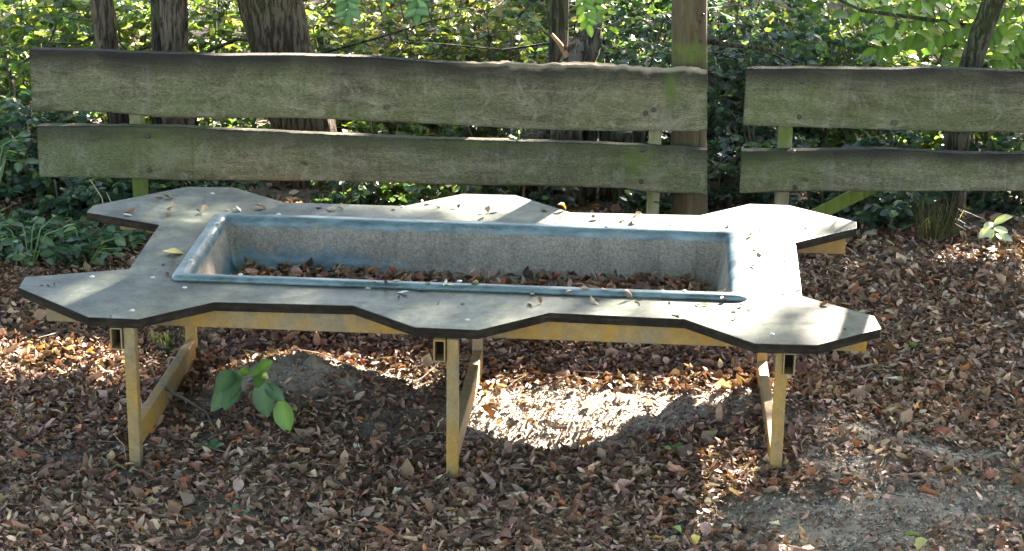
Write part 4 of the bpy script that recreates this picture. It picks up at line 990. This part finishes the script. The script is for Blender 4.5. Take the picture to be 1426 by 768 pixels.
# seedling under the table
sd_ = thing('seedling', (-.52, -.45, float(hgt(-.52, -.45))), 'seedling with drooping broad green leaves on the earth mound under the table', 'plant')
YS = -.45
root = np.array([-.52, YS, float(hgt(-.52, YS))-.01]); hub = at(370, 520, YS)
mb = MB(); mb.tube([root, (root+hub)/2+np.array([.01, 0, 0]), hub], [.004, .0035, .0025], 5)
sl_ = [((335, 522), (290, 580), .62, (.065, .13, .04), 0), ((318, 520), (332, 560), .95, (.060, .115, .04), 1), ((322, 515), (302, 548), .9, (.055, .11, .038), 4), ((330, 530), (312, 572), .8, (.06, .12, .04), 3), ((362, 513), (380, 502), .8, (.12, .22, .045), 2), ((366, 512), (350, 524), .75, (.12, .21, .045), 3), ((362, 522), (358, 542), .85, (.09, .17, .045), 4),
       ((366, 536), (372, 588), .95, (.065, .13, .05), 1), ((372, 538), (398, 560), .8, (.06, .12, .05), 2), ((392, 560), (404, 609), .9, (.15, .26, .04), 0), ((366, 520), (374, 528), .6, (.40, .42, .12), 3), ((345, 520), (335, 513), .9, (.13, .22, .05), 2)]
for (b_, t_, ws, c_, k) in sl_:
    B = at(*b_, YS-.005); T = at(*t_, YS-.03-.01*k); add_leaf(sd_, B, T, ws*1.12, (0.1*(k-2), -1, .45), c_, k)
    mb.tube([hub, B], [.0018, .0012], 4)
obj('stem', mb.mesh('stem'), MAT['green_stem'], sd_)
# small weeds
def weed(px, py, n, size, c, label, group=None, up=.6):
    p = onz(px, py, 0.)
    for _ in range(4): p = onz(px, py, float(hgt(p[0], p[1])))
    t = thing('weed', p, label, 'plant', group); mb = MB()
    for k in range(n):
        a = 6.28*k/n+qb.uniform(-.4, .4); b = p+np.array([math.cos(a)*.01, math.sin(a)*.01, size*up*.6]); e = b+np.array([math.cos(a), math.sin(a), up*qb.uniform(.2, 1)])*size
        mb.tube([p-np.array([0, 0, .01]), b], [.0016, .0012], 4); add_leaf(t, b, e, 1., (0, -.3, 1), c, k % 5)
    obj('stem', mb.mesh('stem'), MAT['green_stem'], t)
weed(942, 635, 5, .045, (.10, .20, .06), 'small green weed growing in the leaf litter under the table')
weed(295, 630, 5, .04, (.08, .15, .07), 'tiny dusty green weed beside the earth mound')
weed(330, 722, 3, .035, (.09, .15, .08), 'tiny grey-green weed in the foreground litter')
weed(1200, 329, 2, .06, (.45, .50, .36), 'pair of pale round leaves beside the rear table lobe', None, .3)
weed(1185, 300, 4, .06, (.12, .20, .09), 'pale green weed behind the rear table lobe')
weed(1252, 326, 4, .05, (.16, .24, .12), 'pale green weed at the edge of the litter by the fence')
wp = thing('sun_tinted_plant', at(1385, 330, 1.75), 'plant with broad leaves coloured pale to look sunlit near the leaning tree', 'plant'); mb = MB(); w0 = np.array(wp['_w']); w0[2] = float(hgt(w0[0], w0[1])); wp.location = w0; wp['_w'] = list(w0)
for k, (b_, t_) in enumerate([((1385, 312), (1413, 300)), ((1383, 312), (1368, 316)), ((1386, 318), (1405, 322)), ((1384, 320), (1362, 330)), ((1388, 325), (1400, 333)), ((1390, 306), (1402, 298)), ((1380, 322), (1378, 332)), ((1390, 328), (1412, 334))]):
    B = at(*b_, 1.74); T = at(*t_, 1.72); add_leaf(wp, B, T+np.array([0, -.02, 0]), 1.1, (0, -.4, 1), (.44, .48, .34), k % 5); mb.tube([w0, B], [.002, .001], 4)  # leaf colour raised towards white in place of strong sunlight
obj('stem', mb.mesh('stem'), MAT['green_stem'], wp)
# grass tufts
def tuft(px, py, Yd, n, h, spread, cc, label):
    p = at(px, py, Yd) if Yd else onz(px, py, 0)
    p[2] = float(hgt(p[0], p[1])); V, F, Cc = [], [], []
    for k in range(n):
        a = qb.uniform(0, 6.28); r_ = qb.uniform(0, .03); b = p+np.array([math.cos(a)*r_*2, math.sin(a)*r_, -.01]); hh = h*qb.uniform(.5, 1.1); sp_ = spread*qb.uniform(.2, 1)
        e = b+np.array([math.cos(a)*sp_, math.sin(a)*sp_, hh*.75]); mdl = b+np.array([math.cos(a)*sp_*.35, math.sin(a)*sp_*.35, hh]); wd = np.array([.0016, .0006, 0]); o0 = len(V)
        V += [b-wd, b+wd, mdl-wd*.8, mdl+wd*.8, e]; F += [(o0, o0+1, o0+3), (o0, o0+3, o0+2), (o0+2, o0+3, o0+4)]; Cc += [cc[qb.integers(0, len(cc))]]*5
    me = mesh_np('grass_tuft', np.array(V), np.array(F), 3, np.array(Cc)); o = obj('grass_tuft', me, MAT['leaf'], None, p); tag(o, label, 'grass'); return o
tuft(1300, 325, 1.8, 90, .20, .17, [(.10, .105, .04), (.17, .15, .08), (.06, .08, .025)], 'dry grass tuft at the foot of the leaning tree')
tuft(235, 490, None, 26, .09, .05, [(.05, .085, .022), (.075, .10, .035)], 'small green grass tuft behind the end leg of the table')
tuft(890, 290, 1.9, 14, .24, .14, [(.16, .13, .08), (.1, .085, .05)], 'dry stalks among the cut coppice stems')
# hanging sprigs in front of the wood: parts of the trees they grow on
def sprig(tr, pts, Yd, leaves, c, wsc=.9, nm='hanging_branch', nrm=(0, -1, .35)):
    A = [at(a_, b_, Yd) for a_, b_ in pts]; mb = MB(); mb.tube(A, [.004]+[.0025]*(len(A)-2)+[.0015], 5); br = obj(nm, mb.mesh(nm), MAT['twig'], tr)
    for k, (b_, t_) in enumerate(leaves):
        B = at(*b_, Yd-.004); T = at(*t_, Yd-.03-.015*(k % 3)); add_leaf(br, B, T, wsc, (.25*((k % 5)-2)*.5+nrm[0], nrm[1], nrm[2]+.15*(k % 3)), c[k % len(c)], k % 5)
TEAL = [(.085, .17, .085), (.07, .15, .07), (.11, .20, .11)]
def pinnate(x0, y0, x1, y1, n, L_, sp_=.9):
    out = []; dx, dy = x1-x0, y1-y0; ln = math.hypot(dx, dy); ux, uy = dx/ln, dy/ln; px_, py_ = -uy, ux
    for k in range(n):
        t = (k+.3)/n; bx_, by_ = x0+dx*t, y0+dy*t
        for s in (-1, 1): out.append(((bx_, by_), (bx_+ux*L_*.55+px_*s*L_*sp_+qb.uniform(-2, 2), by_+uy*L_*.55+py_*s*L_*sp_+qb.uniform(-2, 2))))
    out.append(((x1, y1), (x1+ux*L_, y1+uy*L_))); return out
sprig(t3, [(425, -200), (470, -90), (483, 0), (484, 25)], 2.1, pinnate(484, -30, 484, 22, 5, 20), TEAL)
sprig(t3, [(440, -200), (540, -100), (580, 0), (581, 25)], 2.1, pinnate(581, -30, 581, 20, 5, 19), TEAL)
sprig(t3, [(440, -200), (535, -100), (533, 0)], 2.2, pinnate(535, -30, 534, 2, 3, 14), TEAL)
LIME = [(.12, .22, .05), (.22, .32, .06), (.09, .18, .05), (.16, .27, .05)]
sprig(t4, [(785, -160), (800, -60), (812, 0), (818, 30)], 2.15, pinnate(806, -25, 820, 36, 6, 19, .7), LIME)
sprig(t4, [(785, -160), (820, -60), (830, 10)], 2.2, pinnate(820, -25, 832, 18, 4, 15, .7), LIME)
MAP = [(.085, .16, .025), (.12, .20, .03), (.065, .125, .025), (.17, .23, .04)]
for k, (a_, b_, c_, d_, n_) in enumerate([(1380, 20, 1290, 60, 7), (1400, 30, 1340, 85, 6), (1380, 0, 1230, 40, 8), (1426, 40, 1395, 85, 5), (1440, 5, 1360, 20, 6), (1330, -10, 1180, 20, 7), (1300, 40, 1220, 70, 6)]):
    sprig(t5, [(1400, -160), ((a_+1400)/2, -60+b_), (a_, b_), (c_, d_)], 2.05+.04*k, pinnate(a_, b_, c_, d_, n_, 24, .75), MAP, 1., nrm=(0, -.6, .7))
# dark side branches
def bough(tr, pts, Yd, r0, nm='branch'):
    A = [at(a_, b_, Yd) for a_, b_ in pts]; mb = MB(); mb.tube(A, list(np.linspace(r0, r0*.3, len(A))), 7, True, .15); obj(nm, mb.mesh(nm, True), MAT['bark_dark'], tr)
bough(pl, [(980, 57), (1030, 64), (1075, 70), (1110, 88)], 1.9, .012); bough(pl, [(1050, 66), (1085, 80), (1095, 90)], 1.95, .006)
bough(t5, [(1370, 40), (1310, 30), (1200, 15), (1150, -8)], 2.1, .013); bough(t1, [(150, 40), (110, 62), (70, 60), (20, 95)], 2.4, .008); bough(t2, [(225, 60), (180, 75), (140, 30), (90, 25)], 2.6, .008)
bough(t3, [(395, 60), (330, 55), (270, 80), (255, 95)], 2.8, .012); bough(t3, [(430, 80), (520, 55), (600, 30), (650, 20)], 2.7, .006); bough(t4, [(770, 60), (700, 70), (620, 62), (560, 58)], 2.8, .006)
# twigs on the ground and stalks
def stick(pts, r, mt, label, cat='twig', grp=None):
    A = []
    for (a_, b_, h_) in pts:
        p = onz(a_, b_, h_)
        for _ in range(4): p = onz(a_, b_, float(hgt(p[0], p[1]))+h_)
        A.append(p)
    mb = MB(); mb.tube(A, list(np.linspace(r, r*.5, len(A))), 6, True, .15); o = obj('twig', mb.mesh('twig', True), MAT[mt], None, A[0]); tag(o, label, cat, grp)
stick([(225, 538, .10), (262, 558, .07), (288, 575, .03), (302, 605, .008)], .006, 'twig', 'dark twig leaning across the table stretcher by the seedling')
stick([(560, 545, .012), (590, 525, .02), (612, 505, .014)], .004, 'twig', 'thin dark twig lying on the sunlit ground behind the middle leg')
stick([(700, 640, .012), (760, 650, .016), (800, 642, .012)], .003, 'twig', 'thin brown twig half buried in the shaded litter')
stick([(1180, 515, .014), (1215, 508, .02), (1240, 512, .014)], .005, 'pale_twig', 'short pale stick in the litter right of the table')
A = [at(105, 385, 1.2), at(80, 350, 1.3), at(62, 325, 1.35), at(100, 305, 1.4)]; A[0][2] = float(hgt(A[0][0], A[0][1]))
mb = MB(); mb.tube(A, [.004, .0035, .003, .002], 5); o = obj('dry_stalk', mb.mesh('dry_stalk'), MAT['pale_twig'], None, A[0]); tag(o, 'bent pale dry stalk standing among the brambles', 'stalk')
for (pa, pb) in (((125, 250), (152, 300)), ((148, 268), (160, 305))):
    A = [at(*pb, 1.5), at((pa[0]+pb[0])/2+3, (pa[1]+pb[1])/2, 1.5), at(*pa, 1.5)]; A[0] = np.array([A[0][0], 1.5, float(hgt(A[0][0], 1.5))])
    mb = MB(); mb.tube(A, [.003, .0025, .0015], 5); o = obj('dry_stalk', mb.mesh('dry_stalk'), MAT['pale_twig'], None, A[0]); tag(o, 'straight pale dry stalk under the lower plank by the fence end', 'stalk', 'pale stalks under the fence end')
for o in bpy.data.objects:
    if '_w' in o: del o['_w']
